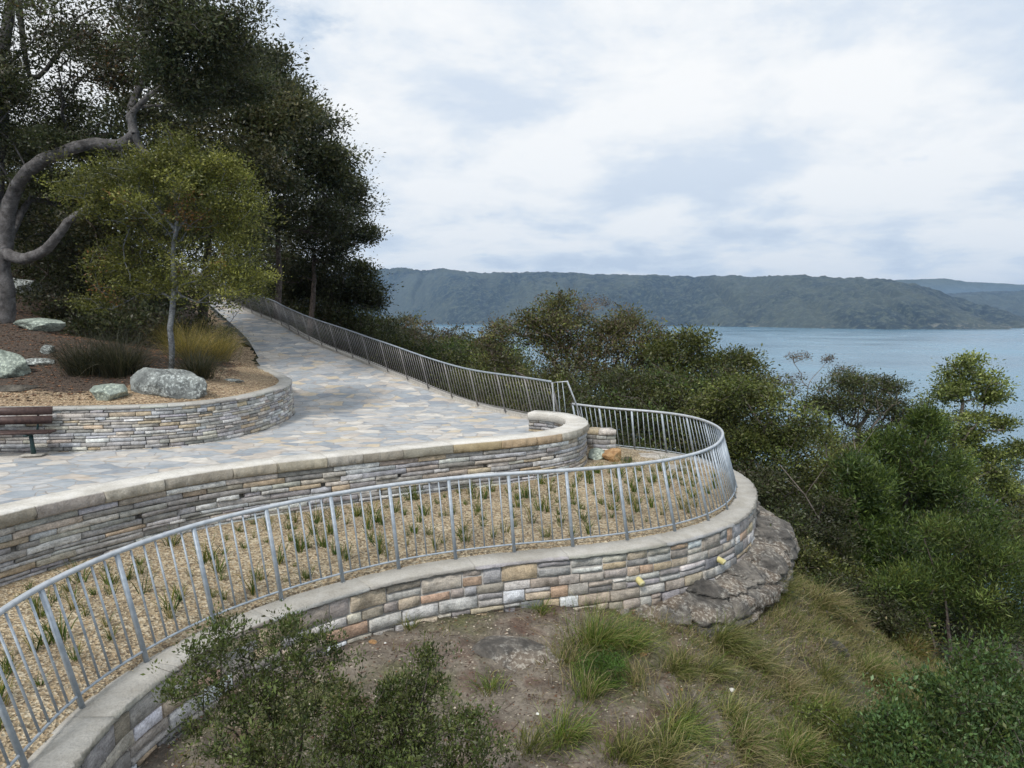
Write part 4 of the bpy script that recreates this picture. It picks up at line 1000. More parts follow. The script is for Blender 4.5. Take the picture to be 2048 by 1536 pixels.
# ---- right hand trees beyond the railing
def rtree(name, label, base_px, Y, clumps, seed, pal, L=.1, lp=50, sr=.25, bark='bark_brown', cat='tree', group='trees and bushes on the slope beyond the railing', gap=.42, trunk=None, Wd=.42, tone=.4, rt=.008, seg=.4, r0=.14, up=.3, m=None, gf=1.2, hollow=.3, droop=0, flat=.6, penal=.25, puff=1.0):
    gx = at(base_px, 700, Y)[0]; zb = gz(gx, Y); top = at(*clumps[0][:2], Y)
    t = Tree(name, label, cat, (gx, Y, zb), seed, group); H = top[2] - zb
    if trunk:
        for tr in trunk: t.limb([at(*q_) for q_ in tr[0]], tr[1], tr[2])
    else: t.limb([(gx + .1 * H * .3, Y, zb + H * .3), (gx * .5 + top[0] * .5, Y + .1, zb + H * .6)], r0, r0 * .5)
    for (px, py, dy, r, n) in clumps: t.clump(at(px, py, Y + dy), (r, r * .9, r * .7), n, gap=gap, gf=gf, hollow=hollow, puff=puff)
    t.grow(M[bark], wander=.16, rt=rt, seg=seg, penal=penal)
    t.leaves(lp, sr, L, Wd, pal, tone=tone, up=up, droop=droop, flat=flat); return t
MIXB = BUSH + BROWNL[:2]
rtree('bush_tree', 'broad tangled brown-green bush tree whose top breaks the far shoreline, behind the railing corner', 1160, 24, [(1140, 670, 0, 1.3, 110), (1060, 680, 0, 1.2, 90), (1230, 690, 0, 1.3, 110), (1130, 640, 0, .75, 60), (1240, 650, 0, .65, 50), (1180, 740, -.6, 1.4, 90), (1080, 745, -.6, 1.2, 80), (1290, 720, 0, 1.1, 80), (1000, 700, 0, .9, 56), (1310, 680, 0, .6, 40), (1120, 612, 0, .35, 20), (1055, 640, 0, .4, 26), (1265, 640, 0, .3, 18), (1240, 790, -1, 1.3, 60), (1120, 790, -1, 1.3, 60)], 41, MIXB, L=.1, lp=46, sr=.24, bark='twig', rt=.011, gap=.44, tone=.5)
rtree('bush_tree', 'olive bush tree stepping down to the water right of the tangled one', 1400, 22, [(1400, 740, 0, 1.2, 120), (1350, 700, 0, .8, 70), (1460, 740, 0, .8, 70), (1390, 680, 0, .45, 36), (1490, 725, 0, .35, 28), (1340, 770, 0, 1.2, 90), (1440, 800, 0, 1.2, 100), (1500, 790, 0, .7, 50), (1380, 840, -.5, 1.2, 80), (1300, 800, -1, 1.1, 60)], 42, BUSH, lp=54, sr=.22, rt=.009)
rtree('bush_tree', 'yellow-green bush tree crowding the outside of the curved railing', 1530, 17.5, [(1480, 800, 0, .85, 90), (1550, 830, 0, .9, 100), (1520, 900, 0, 1.0, 100), (1600, 870, 0, .7, 70), (1580, 960, 0, .95, 90), (1480, 870, 0, .7, 60), (1440, 820, .3, .6, 50), (1620, 930, 0, .7, 50), (1530, 1000, 0, .8, 60)], 43, YEL[:1] + BUSH + YEL[2:4], L=.085, lp=56, sr=.19, rt=.0075, bark='twig')
rtree('bush_tree', 'dark shaded bush filling the hollow below the wall tip', 1560, 14.5, [(1540, 1040, 0, .75, 80), (1600, 1080, 0, .7, 80), (1530, 1100, .5, .6, 50), (1640, 1130, 0, .6, 60), (1510, 980, .8, .6, 50), (1650, 1040, .5, .6, 50)], 44, DKG + BUSH[:1], L=.075, lp=60, sr=.17)
rtree('bush_tree', 'dark green bush tree with grey bare branches showing, left of the tall pale tree', 1710, 28, [(1690, 790, 0, 1.1, 100), (1760, 800, 0, 1.1, 90), (1640, 800, 0, .8, 60), (1720, 760, 0, .7, 60), (1780, 770, 0, .5, 36), (1810, 830, 0, .8, 60), (1700, 870, -.5, 1.3, 60), (1780, 880, -.5, 1.2, 60), (1640, 870, -.3, 1.0, 40)], 45, DKG + BUSH[:2], bark='twig', rt=.014, lp=46, sr=.26)
rtree('pale_tree', 'tall airy tree with pale yellow-green leaf clusters standing against the water at the far right', 1890, 27, [(1920, 760, 0, 1.0, 64), (1880, 790, 0, .7, 40), (1960, 780, 0, .8, 50), (1930, 725, 0, .5, 30), (1995, 790, 0, .5, 28), (1870, 835, 0, .8, 50), (1930, 850, 0, .7, 44), (1960, 890, 0, .8, 54), (2010, 910, 0, .6, 40), (1900, 900, 0, .8, 50), (2040, 890, 0, .4, 24), (1980, 960, 0, .7, 40), (1850, 880, 0, .6, 36), (2020, 970, 0, .5, 26), (1900, 950, 0, .9, 60), (1860, 1000, 0, .9, 60), (1950, 1020, 0, .9, 60), (2030, 1040, 0, .7, 40), (1900, 1070, 0, .9, 50), (1820, 930, 0, .7, 40), (1990, 850, 0, .6, 36)], 46, YEL + [lin(150, 160, 90)], L=.12, lp=42, sr=.22, bark='twig', rt=.01, gap=.44, trunk=[([(1885, 1000, 27), (1900, 900, 27), (1925, 820, 27), (1920, 780, 27)], .13, .05)], tone=.3)
fe = dict(L=.13, Wd=.22, sr=.17, up=.8, flat=.8, tone=.5, gap=.46)
rtree('she_oak', 'feathery bright green tree in front of the pale tree, upper one of the two', 1830, 18.5, [(1830, 930, 0, .95, 110), (1760, 950, 0, .7, 70), (1900, 960, 0, .8, 80), (1840, 860, 0, .6, 60), (1780, 890, 0, .5, 40), (1860, 1030, 0, .9, 80), (1940, 1040, 0, .8, 70), (1990, 1110, 0, .8, 60), (1770, 1020, 0, .8, 60)], 47, FRESH + YEL[:1], lp=70, **fe)
rtree('she_oak', 'feathery green tree between the dark hollow bush and the steep drop', 1740, 15.5, [(1710, 960, 0, .6, 70), (1680, 1030, 0, .7, 80), (1760, 1080, 0, .8, 90), (1700, 1110, 0, .7, 70), (1830, 1130, 0, .8, 80), (1640, 1060, .4, .5, 40), (1770, 1180, 0, .6, 50)], 48, FRESH, lp=72, trunk=[([(1715, 1200, 15.5), (1722, 1120, 15.5), (1715, 1040, 15.5)], .09, .04)], **fe)
rtree('she_oak', 'feathery green sapling with dark bare stems above the lower right shrub', 1890, 12.5, [(1880, 1150, 0, .6, 80), (1950, 1180, 0, .6, 70), (1820, 1190, 0, .5, 60), (2000, 1230, 0, .5, 50), (1900, 1080, .3, .5, 50), (1970, 1110, .3, .5, 50), (2040, 1170, .2, .5, 40)], 49, FRESH + OLIVE[:1], lp=90, trunk=[([(1898, 1390, 12.5), (1900, 1310, 12.5), (1895, 1240, 12.5), (1885, 1180, 12.5)], .05, .025), ([(1870, 1300, 12.4), (1850, 1230, 12.4)], .025, .015), ([(1930, 1300, 12.6), (1960, 1230, 12.6)], .025, .015)], L=.09, Wd=.16, sr=.15, up=.7, flat=1.0, tone=.35, rt=.005)
# bare twiggy crowns
rtree('bare_tree', 'nearly leafless branching treetop with reddish tips over the water, beside the olive bush tree', 1605, 30, [(1605, 720, 0, .55, 30), (1655, 715, 0, .4, 20), (1590, 760, 0, .5, 16)], 51, BROWNL, L=.08, lp=14, sr=.14, bark='twig', rt=.006, hollow=.5, trunk=[([(1600, 880, 30), (1612, 800, 30), (1618, 765, 30)], .035, .018)], gap=0, puff=.6)
rtree('bare_tree', 'low leafless reddish treetop just left of the branching one', 1560, 29, [(1550, 765, 0, .45, 26), (1575, 780, 0, .4, 20)], 52, BROWNL, L=.08, lp=14, sr=.14, bark='twig', rt=.007, r0=.05, hollow=.6, gap=0)
rtree('bare_tree', 'grey leafless twiggy treetop above the tangled brown-green bush tree', 1180, 26, [(1180, 615, 0, .55, 34), (1090, 600, 0, .4, 18), (1210, 600, 0, .3, 14)], 53, BROWNL, L=.07, lp=7, sr=.12, bark='twig', rt=.006, hollow=.5, gap=0, trunk=[([(1150, 800, 26), (1165, 700, 26), (1160, 640, 26)], .05, .02)])
rtree('bare_tree', 'reddish leafless crown top behind the dark green bush tree', 1690, 31, [(1690, 745, 0, .6, 36), (1740, 760, 0, .5, 24), (1790, 770, 0, .5, 24)], 54, BROWNL, L=.08, lp=16, sr=.15, bark='twig', rt=.007, r0=.06, hollow=.5, gap=0)
rtree('bare_tree', 'sparse brownish treetop against the water left of the tangled bush tree', 1000, 28, [(985, 670, 0, .7, 40), (1020, 650, 0, .5, 26)], 55, BUSH + BROWNL, L=.08, lp=14, sr=.16, bark='twig', rt=.009, gap=0)
# hillside bushes beyond the upper railing
hb = [(790, 655, 62, 2.3, 'purple-brown bush crown beside the end of the dark trees', BROWNL + BUSH), (860, 665, 58, 2.4, 'low brown-green bush crown on the skyline above the railing', BROWNL + DKG), (910, 685, 50, 2.2, 'rounded dark bush top just below the skyline dip', BUSH + DKG), (830, 700, 44, 2.0, 'reddish-green bush behind the middle of the upper railing', OLIVE[2:] + BROWNL), (900, 730, 38, 1.8, 'green bush pressed against the upper railing', DKG + BUSH), (960, 700, 40, 1.9, 'fresh green palm-like bush left of the tangled bush tree', FRESH), (970, 760, 30, 1.5, 'mid green bush near the railing bend', BUSH + OLIVE[:1]), (740, 670, 47, 1.8, 'dark bush under the lowest hillside tree', DKG), (1040, 770, 27, 1.3, 'dark bush just behind the railing corner', DKG + BUSH), (1010, 730, 34, 1.6, 'olive bush below the sparse brown treetop', BUSH), (780, 690, 40, 1.5, 'small olive bush against the upper railing', BUSH + DKG),
      (525, 590, 46, 2.2, 'dark bush at the very top of the upper railing', DKG), (560, 600, 42, 1.9, 'dark bush behind the highest visible railing posts', DKG), (600, 612, 40, 1.7, 'dark bush between the two bare trunks above the railing', DKG + DKB), (645, 628, 39, 1.6, 'shaded bush around the foot of the lowest hillside tree', DKG), (690, 640, 39, 1.5, 'dark green bush right of the last hillside trunk', DKG + BUSH[:1]), (735, 655, 42, 1.5, 'dark bush under the overhanging crown edge', DKG + BUSH[:1])]
for i, (px, py, Y, r, lab, pal) in enumerate(hb):
    p = at(px, py + 8, Y); zb = gz(p[0], Y)
    t = Tree('bush', lab, 'bush', (p[0], Y, zb), 500 + i, 'bushes on the slope beyond the upper railing')
    t.clump((p[0], Y, p[2]), (r * 1.25, r, r * .55), 130, gap=.38, gf=.8); t.clump((p[0] + r * .8, Y - .5, p[2] - r * .55), (r, r, r * .5), 60); t.clump((p[0] - r * .8, Y - .5, p[2] - r * .5), (r, r, r * .5), 60)
    t.grow(M['bark_brown'], rt=.011, seg=.7); t.leaves(44, .3, .005 * Y * .72, .45, pal, tone=.45)
# bushes lower on the steep slope, glimpsed between trees
lb = [(1420, 930, 20, 1.4), (1660, 960, 24, 1.6), (1780, 1000, 24, 1.5), (1900, 1000, 34, 1.8), (2060, 1000, 30, 1.6), (1300, 860, 19, 1.3), (1200, 840, 21, 1.3), (1120, 830, 21, 1.1), (1850, 1060, 22, 1.3), (2030, 1080, 24, 1.4), (1560, 1180, 13.5, .55), (1650, 1190, 13, .5), (1740, 1230, 12.5, .5), (2010, 1060, 20, 1.0), (1950, 950, 40, 2), (1400, 850, 19, 1.2), (1600, 1000, 18, 1.0), (1250, 880, 18.2, 1.2), (1160, 850, 19, 1.2), (1350, 905, 17.6, 1.1), (1430, 970, 16.8, 1.0), (1210, 800, 20, 1.2), (1290, 830, 19.5, 1.2), (1380, 800, 20, 1.1), (1480, 930, 17.6, 1.1), (1080, 800, 21.5, 1.2), (1500, 1060, 15.8, .9), (1580, 1130, 14.2, .7), (1690, 1160, 14, .7), (1860, 1230, 14.5, .8), (1960, 1250, 14, .8), (1780, 1270, 12.8, .5)]
for i, (px, py, Y, r) in enumerate(lb):
    p = at(px, py, Y); zb = gz(p[0], Y)
    t = Tree('bush', 'dense dark green bush glimpsed low between the slope trees', 'bush', (p[0], Y, zb), 600 + i, 'dark bushes low on the steep slope')
    t.clump((p[0], Y, max(p[2], zb + r * .4)), (r * 1.2, r, r * .75), 110, gap=.38, gf=1.0); t.grow(M['bark_brown'], rt=.009, seg=.6); t.leaves(52, .2 * r / 1.2 + .05, .0062 * Y * .8, .4, (DKG + BUSH[:1], BUSH, DKG + FRESH[:2])[i % 3], tone=.45)
# grey dead branch lying across the dark hollow
for (a_, b_, c_, lab) in [((1560, 930, 14.6), (1610, 990, 14.4), (1650, 1060, 14.4), 'thin bare grey branch slanting across the dark hollow bush'), ((1705, 860, 17), (1712, 910, 17), (1712, 985, 17), 'upright bare pale stem in front of the dark green bush tree')]:
    mb = MB(); mb.tube([at(*a_), at(*b_), at(*c_)], [.008, .014, .02], 6); 
    mb.tube([at(*b_), at(b_[0] - 35, b_[1] - 30, b_[2])], [.009, .004], 5); mb.tube([at(*b_), at(b_[0] + 40, b_[1] - 55, b_[2])], [.009, .004], 5)
    tag(mb.build('dead_branch', M['twig'], None, True), lab, 'branch')

# ---- foreground shrubs
def shrub(name, label, base, clumps, seed, pal, n_per, sr, L, Wd, rt=.0022, bark='bark_brown', gap=.4, stems=None, alt=None, tone=.35, up=.5, seg=.12, puff=1.0, dens=1.0):
    t = Tree(name, label, 'shrub', base, seed)
    for st in stems or []: t.limb([at(*q_) for q_ in st[0]], st[1], st[2])
    for (px, py, Y, r, n) in clumps: t.clump(at(px, py, Y), (r, r * .8, r * .8), int(n * dens), hollow=.1, gap=gap, gf=4.5, puff=puff)
    t.grow(M[bark], wander=.12, rt=rt, seg=seg, penal=.25)
    t.leaves(n_per, sr, L, Wd, pal, tone=tone, up=up, alt=alt, flat=1.0); return t
TEA = S_((66, 80, 40), (84, 98, 50), (54, 66, 38), (108, 116, 66), (74, 74, 44))
b = onslope(575, 1536, 3.0)
b = (at(560, 1560, 4.6)[0], 4.6, gz(at(560, 1560, 4.6)[0], 4.6))
shrub('tea_tree', 'wiry dark green small-leaved shrub in front of the lower wall, left of centre', b,
      [(470, 1290, 4.6, .2, 50), (400, 1330, 4.6, .16, 40), (370, 1380, 4.6, .12, 24), (520, 1350, 4.6, .25, 70), (590, 1290, 4.6, .2, 56), (580, 1235, 4.6, .08, 14), (640, 1340, 4.6, .22, 60), (440, 1400, 4.5, .22, 56), (560, 1430, 4.5, .28, 80), (660, 1420, 4.5, .2, 50), (480, 1480, 4.4, .25, 60), (600, 1510, 4.4, .3, 90), (700, 1500, 4.4, .25, 76), (650, 1270, 4.6, .08, 12), (440, 1250, 4.6, .08, 12), (530, 1560, 4.3, .3, 70), (380, 1450, 4.5, .1, 14)],
      71, TEA, 21, .03, .031, .38, rt=.0017, puff=2.0, dens=1.15, gap=0, up=.8, stems=[([at_ for at_ in [(555, 1500, 4.6), (540, 1430, 4.6), (510, 1370, 4.6)]], .014, .006), ([(600, 1490, 4.6), (598, 1420, 4.6), (590, 1340, 4.6)], .012, .005), ([(500, 1500, 4.6), (440, 1450, 4.6), (410, 1420, 4.6)], .01, .004)])
b2x = at(800, 1560, 4.4); 
shrub('tea_tree', 'darker small-leaved shrub spilling out of the bottom edge, right of the wiry one', (b2x[0], 4.4, gz(b2x[0], 4.4)),
      [(780, 1390, 4.5, .14, 34), (850, 1320, 4.5, .1, 26), (855, 1380, 4.5, .16, 50), (760, 1470, 4.4, .22, 80), (860, 1470, 4.4, .22, 70), (940, 1500, 4.4, .2, 60), (820, 1530, 4.3, .28, 100), (720, 1440, 4.4, .15, 40), (920, 1560, 4.3, .22, 60), (740, 1560, 4.2, .25, 70), (940, 1430, 4.5, .1, 20)],
      72, TEA, 25, .032, .031, .38, rt=.0017, puff=2.0, dens=1.1, gap=0, up=.8, stems=[([(800, 1500, 4.4), (830, 1430, 4.4), (850, 1370, 4.4)], .01, .004)])
bx = at(1890, 1640, 6.6)
shrub('leafy_shrub', 'bushy blue-green shrub with broad small leaves in the lower right corner', (bx[0], 6.6, gz(bx[0], 6.6)),
      [(1830, 1440, 6.6, .34, 120), (1920, 1420, 6.6, .34, 120), (2000, 1430, 6.6, .36, 120), (1780, 1490, 6.5, .3, 90), (1870, 1520, 6.4, .4, 150), (1980, 1530, 6.4, .4, 140), (1850, 1370, 6.7, .14, 26), (1950, 1300, 6.9, .14, 24), (1985, 1320, 6.9, .15, 28), (2040, 1370, 6.8, .24, 60), (1740, 1530, 6.3, .25, 60), (2050, 1480, 6.4, .3, 80), (1920, 1350, 6.8, .14, 24), (1760, 1440, 6.6, .14, 26)],
      73, BLUEG[:3] + FRESH[:3] + BUSH[:2], 28, .065, .05, .4, rt=.003, bark='twig', seg=.18, gap=0, puff=1.8, dens=.8, up=.8, tone=.5)
bx = at(1700, 1580, 7.0)
shrub('leafy_shrub', 'small yellow-green shrub mixed into the dry grass left of the corner shrub', (bx[0], 7.0, gz(bx[0], 7.0)),
      [(1700, 1470, 7.0, .22, 50), (1680, 1520, 6.9, .25, 60), (1620, 1420, 7.2, .12, 16)], 74, YEL[:3] + BUSH[:2], 34, .06, .035, .4, rt=.0028, bark='twig', seg=.18)
bx = at(1180, 1430, 7.0); b = onslope(1215, 1370)
t = Tree('fern', 'bright green feathery fern clump at the foot of the large grass tussock', 'plant', tuple(b), 75); t.clump(b + np.array([0, 0, .16]), (.24, .2, .14), 60); t.grow(M['bark_brown'], rt=.002, seg=.1); t.leaves(70, .05, .028, .25, S_((74, 104, 44), (88, 118, 52), (62, 88, 38)), tone=.3)
# grey-green shrublet and dusty bushes on the planter edge
b = onbank(440, 705, 13, 30)
t = Tree('shrub', 'greyish flowering bush spilling over the paving edge right of the golden grass', 'shrub', tuple(b), 76); t.clump(b + np.array([.05, .2, .55]), (.45, .5, .5), 90); t.grow(M['twig'], rt=.004, seg=.25); t.leaves(44, .1, .045, .4, S_((96, 100, 66), (120, 122, 92), (80, 84, 52), (150, 146, 128)), tone=.4)

# ------------------------------------------------------------------ grasses
def blades(n, R, h, spread, width, pal, lean=.5, droop=.6, segs=4, wts=None, dirbias=None, hvar=.45):
    th = R.uniform(0, 2 * PI, n); r = np.abs(R.normal(size=n)) * spread * .35; bx = np.cos(th) * r; by = np.sin(th) * r
    dth = th + R.normal(size=n) * .5; l = h * R.uniform(1 - hvar, 1.15, n); le = lean * R.uniform(.2, 1.3, n)
    D = np.stack([np.cos(dth) * le, np.sin(dth) * le, np.ones(n)], 1)
    if dirbias is not None: D += np.array(dirbias) * R.uniform(.3, 1.2, (n, 1))
    D /= np.linalg.norm(D, axis=1)[:, None]
    side = np.stack([-D[:, 1], D[:, 0], np.zeros(n)], 1) + R.normal(size=(n, 3)) * .25; side /= np.linalg.norm(side, axis=1)[:, None]
    V = np.zeros((n, segs + 1, 2, 3)); p = np.stack([bx, by, np.full(n, -.02)], 1); d = D.copy(); dr = droop * R.uniform(.3, 1.5, n) 
    H = D * np.array([1, 1, 0])
    tw = R.normal(size=(n, 3)) * np.array([.16, .16, .05])
    for k in range(segs + 1):
        w = width * (1 - (k / segs) ** 1.6) * .5 + .0006
        V[:, k, 0] = p - side * w; V[:, k, 1] = p + side * w
        d = d + tw * (k + .5) * .35 + (H * .5 + np.array([0, 0, -1.0])) * (dr / segs * (k + .3) * .8)[:, None]; d /= np.linalg.norm(d, axis=1)[:, None]
        p = p + d * (l / segs)[:, None]
    V = V.reshape(n, -1, 3); b = (np.arange(n) * (segs + 1) * 2)[:, None]; k = np.arange(segs) * 2
    Q = np.stack([b + k, b + k + 1, b + k + 3, b + k + 2], 2).reshape(-1, 4)
    c = pal_pick(pal, n, R, wts); c = np.repeat(c, (segs + 1) * 2, 0)
    return V.reshape(-1, 3), Q, c
def tuss_mesh(name, seed, *a, **k):
    V, Q, c = blades(a[0], np.random.default_rng(seed), *a[1:], **k); return quads(name, V, Q, cols=c, mats=[M['dry' if k.pop('_d', 0) else 'leaf']])
G_GREEN = S_((86, 108, 44), (104, 126, 54), (70, 90, 38), (126, 136, 70), (150, 140, 92))
G_OLIVE = S_((88, 100, 48), (108, 116, 58), (70, 82, 40), (132, 130, 80), (148, 140, 98))
G_DRY = S_((150, 138, 102), (168, 154, 118), (122, 114, 80), (100, 104, 58), (134, 122, 88))
G_DARK = S_((42, 48, 34), (54, 58, 42), (68, 68, 52), (36, 42, 32), (84, 80, 64))
G_GOLD = S_((140, 124, 66), (160, 142, 80), (112, 106, 54), (172, 156, 104), (86, 88, 46))
G_NEW = S_((62, 86, 38), (80, 102, 44), (48, 72, 34), (104, 116, 52), (120, 114, 56))
def tussock(label, p, h, spread, n, pal, seed, lean=.55, droop=.7, width=.008, dirb=None, group=None, cat='grass clump', name='grass_tussock'):
    V, Q, c = blades(n, np.random.default_rng(seed), h, spread, width, pal, lean, droop, dirbias=dirb)
    o = link(name, quads(name, V, Q, cols=c, mats=[M['leaf']])); o.location = tuple(p); return tag(o, label, cat, group)
dn = (.3, -.25, 0)
big = [(1190, 1300, .62, .5, 620, G_GREEN, 'large lush green grass tussock below the middle of the wall', dn), (1260, 1300, .5, .35, 320, G_GREEN, 'green grass tuft between the large tussock and the rock ledge', dn), (1440, 1290, .62, .35, 460, G_OLIVE, 'long green grass swept downhill just under the rock ledge', (1.2, -.5, -.1)),
       (1540, 1190, .62, .5, 560, G_OLIVE, 'olive tussock at the right foot of the rock ledge', dn), (1640, 1215, .6, .6, 640, G_DRY + G_OLIVE[:2], 'straw-coloured tussock draped over the dark rock lip', (.8, -.3, 0)), (1690, 1250, .45, .4, 320, G_DRY, 'dry grass hanging over the edge of the rock lip', (.9, -.4, -.2)),
       (1650, 1450, .55, .5, 720, G_GREEN[2:] + G_OLIVE, 'big arching two-tone grass mound near the lower right', dn), (1720, 1500, .5, .4, 420, G_DRY + G_GREEN[:2], 'dry arching grass just right of the two-tone mound', dn), (1590, 1520, .5, .3, 340, G_GREEN, 'upright green grass at the bottom edge below the two-tone mound', None),
       (1760, 1370, .5, .45, 420, G_DRY + G_OLIVE, 'pale tussock between the dark rock face and the sapling', dn), (1820, 1310, .5, .4, 380, G_OLIVE + RUST[:1], 'brownish grass clump at the foot of the feathery trees', dn), (1130, 1480, .4, .35, 300, G_GREEN, 'green tuft at the lower centre right of the white scrap', dn), (1060, 1500, .35, .3, 220, G_OLIVE, 'short olive tuft near the bottom edge, centre', dn),
       (1350, 1470, .4, .4, 340, G_GREEN, 'green flattened tuft on the lower slope', (1, -.4, 0)), (1250, 1520, .4, .4, 320, G_OLIVE, 'olive tuft at the bottom edge, right of centre', dn), (1500, 1330, .4, .4, 300, G_DRY[:4] + G_OLIVE, 'thin grass patch right of the swept grass', (1, -.4, 0)), (1420, 1350, .4, .3, 220, G_OLIVE, 'sparse olive tuft above the white pebble', (1, -.4, 0)), (980, 1380, .25, .25, 130, G_GREEN, 'small green weed tuft beside the dark shrub', None),
       (1080, 1225, .28, .2, 90, G_GREEN, 'small green tuft against the wall foot left of the large tussock', None), (820, 1260, .26, .15, 60, G_OLIVE, 'wispy dry weed standing against the lower wall', None), (1820, 1420, .45, .4, 320, G_DRY + G_GREEN[:2], 'tussock left of the corner shrub', dn), (1570, 1380, .35, .4, 260, G_DRY, 'low straw tuft on the middle of the right slope', (1, -.4, 0)), (1650, 1360, .4, .35, 240, G_OLIVE, 'olive tuft in front of the shadowed rock face', dn), (1480, 1500, .4, .35, 280, G_DRY + G_GREEN[:1], 'mixed dry tuft at the bottom between the green ones', (1, -.4, 0))]
for i, (px, py, h, sp, n, pal, lab, db) in enumerate(big):
    tussock(lab, onslope(px, py), h, sp, n, pal, 800 + i, dirb=db)
R = np.random.default_rng(321); k = 0
while k < 24:
    px, py = R.uniform(980, 1900), R.uniform(1290, 1540)
    if px - 1000 < (1400 - py) * 1.2 or R.random() > (px - 900) / 900: continue
    p = onslope(px, py); tussock('medium mixed green and straw grass clump on the lower slope', p, R.uniform(.28, .5), .35, int(R.uniform(160, 320)), [G_GREEN[:4] + G_DRY[:2], G_OLIVE, G_DRY + G_OLIVE[:3]][k % 3], 1500 + k, dirb=(R.uniform(-.3, .9), R.uniform(-.5, .2), 0), group='medium grass clumps on the lower slope'); k += 1
# dark and golden tussocks on the bank
for i, (px, py, h, sp, n, pal, lab) in enumerate([(170, 748, 1.05, .7, 900, G_DARK, 'dark fine-bladed tussock nearest the old trunk, above the wedge boulder'), (240, 752, 1.25, .7, 1000, G_DARK, 'tallest dark tussock, just left of the slim young tree'), (395, 756, .9, .6, 800, G_DARK, 'dark arching tussock on the right of the slim trunk'),
                                              (380, 722, 1.3, .6, 800, G_GOLD, 'golden upright grass clump behind the slim trunk'), (428, 722, 1.3, .7, 900, G_GOLD, 'golden green grass at the paving edge under the young tree'), (335, 690, 1.0, .5, 500, G_GOLD[2:], 'small golden tuft left of the slim trunk')]):
    p = onbank(px, py); tussock(lab, p, h, sp, n, pal, 900 + i, lean=.7, droop=.6, width=.008)

# young tufts in the gravel bed: individuals sharing a few meshes
vars_ = []
for k in range(7):
    R = np.random.default_rng(1000 + k); V, Q, c = blades(int(R.integers(16, 34)), R, R.uniform(.26, .4), .1, .012, G_NEW if k < 6 else G_NEW + G_DRY[:2], .45, .35); vars_.append(quads('young_tuft', V, Q, cols=c, mats=[M['leaf']]))
poly = np.vstack([FENCE.at(FENCE.s, -.3), PF.at(PF.s[PF.p[:, 1] < 15.5], -.1)[::-1], SEAT.at(SEAT.s, .22)[::-1]])
pts = []; R = np.random.default_rng(77)
for a_ in np.arange(-7, 4.2, .26):
    for b_ in np.arange(4, 14, .28):
        q_ = np.array([a_ + (.15 if int(round(b_ / .28)) % 2 else 0), b_]) + R.normal(size=2) * .1
        if inside(q_[None], poly)[0] and R.random() < .72: pts.append(q_)
bd = BV
for i, q_ in enumerate(pts):
    z = bd[np.argmin(((bd[:, :2] - q_) ** 2).sum(1)), 2]; o = link('young_tuft', vars_[i % 7]); sc = R.uniform(.4, 1.1)
    o.location = (q_[0], q_[1], z); o.rotation_euler = (0, 0, R.uniform(0, 6.28)); o.scale = (sc, sc, sc * R.uniform(.85, 1.15))
    tag(o, 'small young grass tuft newly planted in the tan gravel bed inside the railing', 'grass tuft', 'young tufts planted in the gravel bed')

# ------------------------------------------------------------------ stuff: chips, litter, ground grass
def chips(name, P, size, pal, m, R, flatz=.5, kind_label=None, cat=None):
    n = len(P); base = np.array([(-1, -.6, 0), (.3, -1, .1), (1, .2, 0), (.1, 1, .05), (0, 0, 1)], float)
    th = R.uniform(0, 6.28, n); c, s_ = np.cos(th), np.sin(th); sz = size * R.uniform(.4, 1.3, n)
    B = base[None] * (1 + R.normal(size=(n, 5, 3)) * .2); X_ = B[..., 0] * c[:, None] - B[..., 1] * s_[:, None]; Y_ = B[..., 0] * s_[:, None] + B[..., 1] * c[:, None]
    V = np.stack([X_, Y_, B[..., 2] * flatz], 2) * sz[:, None, None] + P[:, None]
    f = np.array([(0, 1, 4), (1, 2, 4), (2, 3, 4), (3, 0, 4)]); T = (np.arange(n)[:, None, None] * 5 + f[None]).reshape(-1, 3)
    col = np.repeat(pal_pick(pal, n, R), 5, 0)
    o = link(name, quads(name, V.reshape(-1, 3), T, cols=col, mats=[m])); return tag(o, kind_label, cat, None, 'stuff')
R = np.random.default_rng(5)
TAN = S_((170, 152, 122), (184, 168, 140), (146, 128, 100), (196, 184, 158), (110, 96, 78), (160, 138, 108))
i = R.choice(np.nonzero(BV[:, 2] > Z_CAP - .02)[0], 26000); Pp = BV[i] + np.c_[R.uniform(-.04, .04, (26000, 2)), np.zeros(26000)]
chips('gravel', Pp, .0095, TAN, M['dry'], R, .7, 'loose tan gravel chips covering the bed inside the railing', 'gravel')
mk = np.nonzero((GC[:, 0] < .55) & (GV[:, 1] < 24))[0]; i = R.choice(mk, 12000); Pp = GV[i] + np.c_[R.uniform(-.07, .07, (12000, 2)), np.zeros(12000)]
chips('mulch', Pp, .017, TAN, M['dry'], R, .6, 'tan mulch chips along the top of the planter wall', 'mulch')
mk = np.nonzero((GC[:, 0] > .3) & (GV[:, 1] < 28) & (GV[:, 0] > -22))[0]; i = R.choice(mk, 26000); Pp = GV[i] + np.c_[R.uniform(-.07, .07, (26000, 2)), np.full(26000, .004)]
chips('leaf_litter', Pp, .03, S_((92, 66, 50), (120, 84, 60), (66, 50, 40), (146, 104, 76), (58, 50, 42), (104, 92, 76)), M['dry'], R, .35, 'brown fallen leaves covering the shaded bank', 'leaf litter')
def slope_pts(n, x0, x1, y0, y1, fn=None, R=R):
    P = np.c_[R.uniform(x0, x1, n), R.uniform(y0, y1, n)]; poly = np.vstack([OUT, [(-60, 90), (-90, 90), (-90, -10), (-6.5, -10)]]); P = P[~inside(P, poly)]
    if fn is not None: P = P[fn(P)]
    z, d, s = terr_z(P); k = (d > .04); return np.c_[P, z][k]
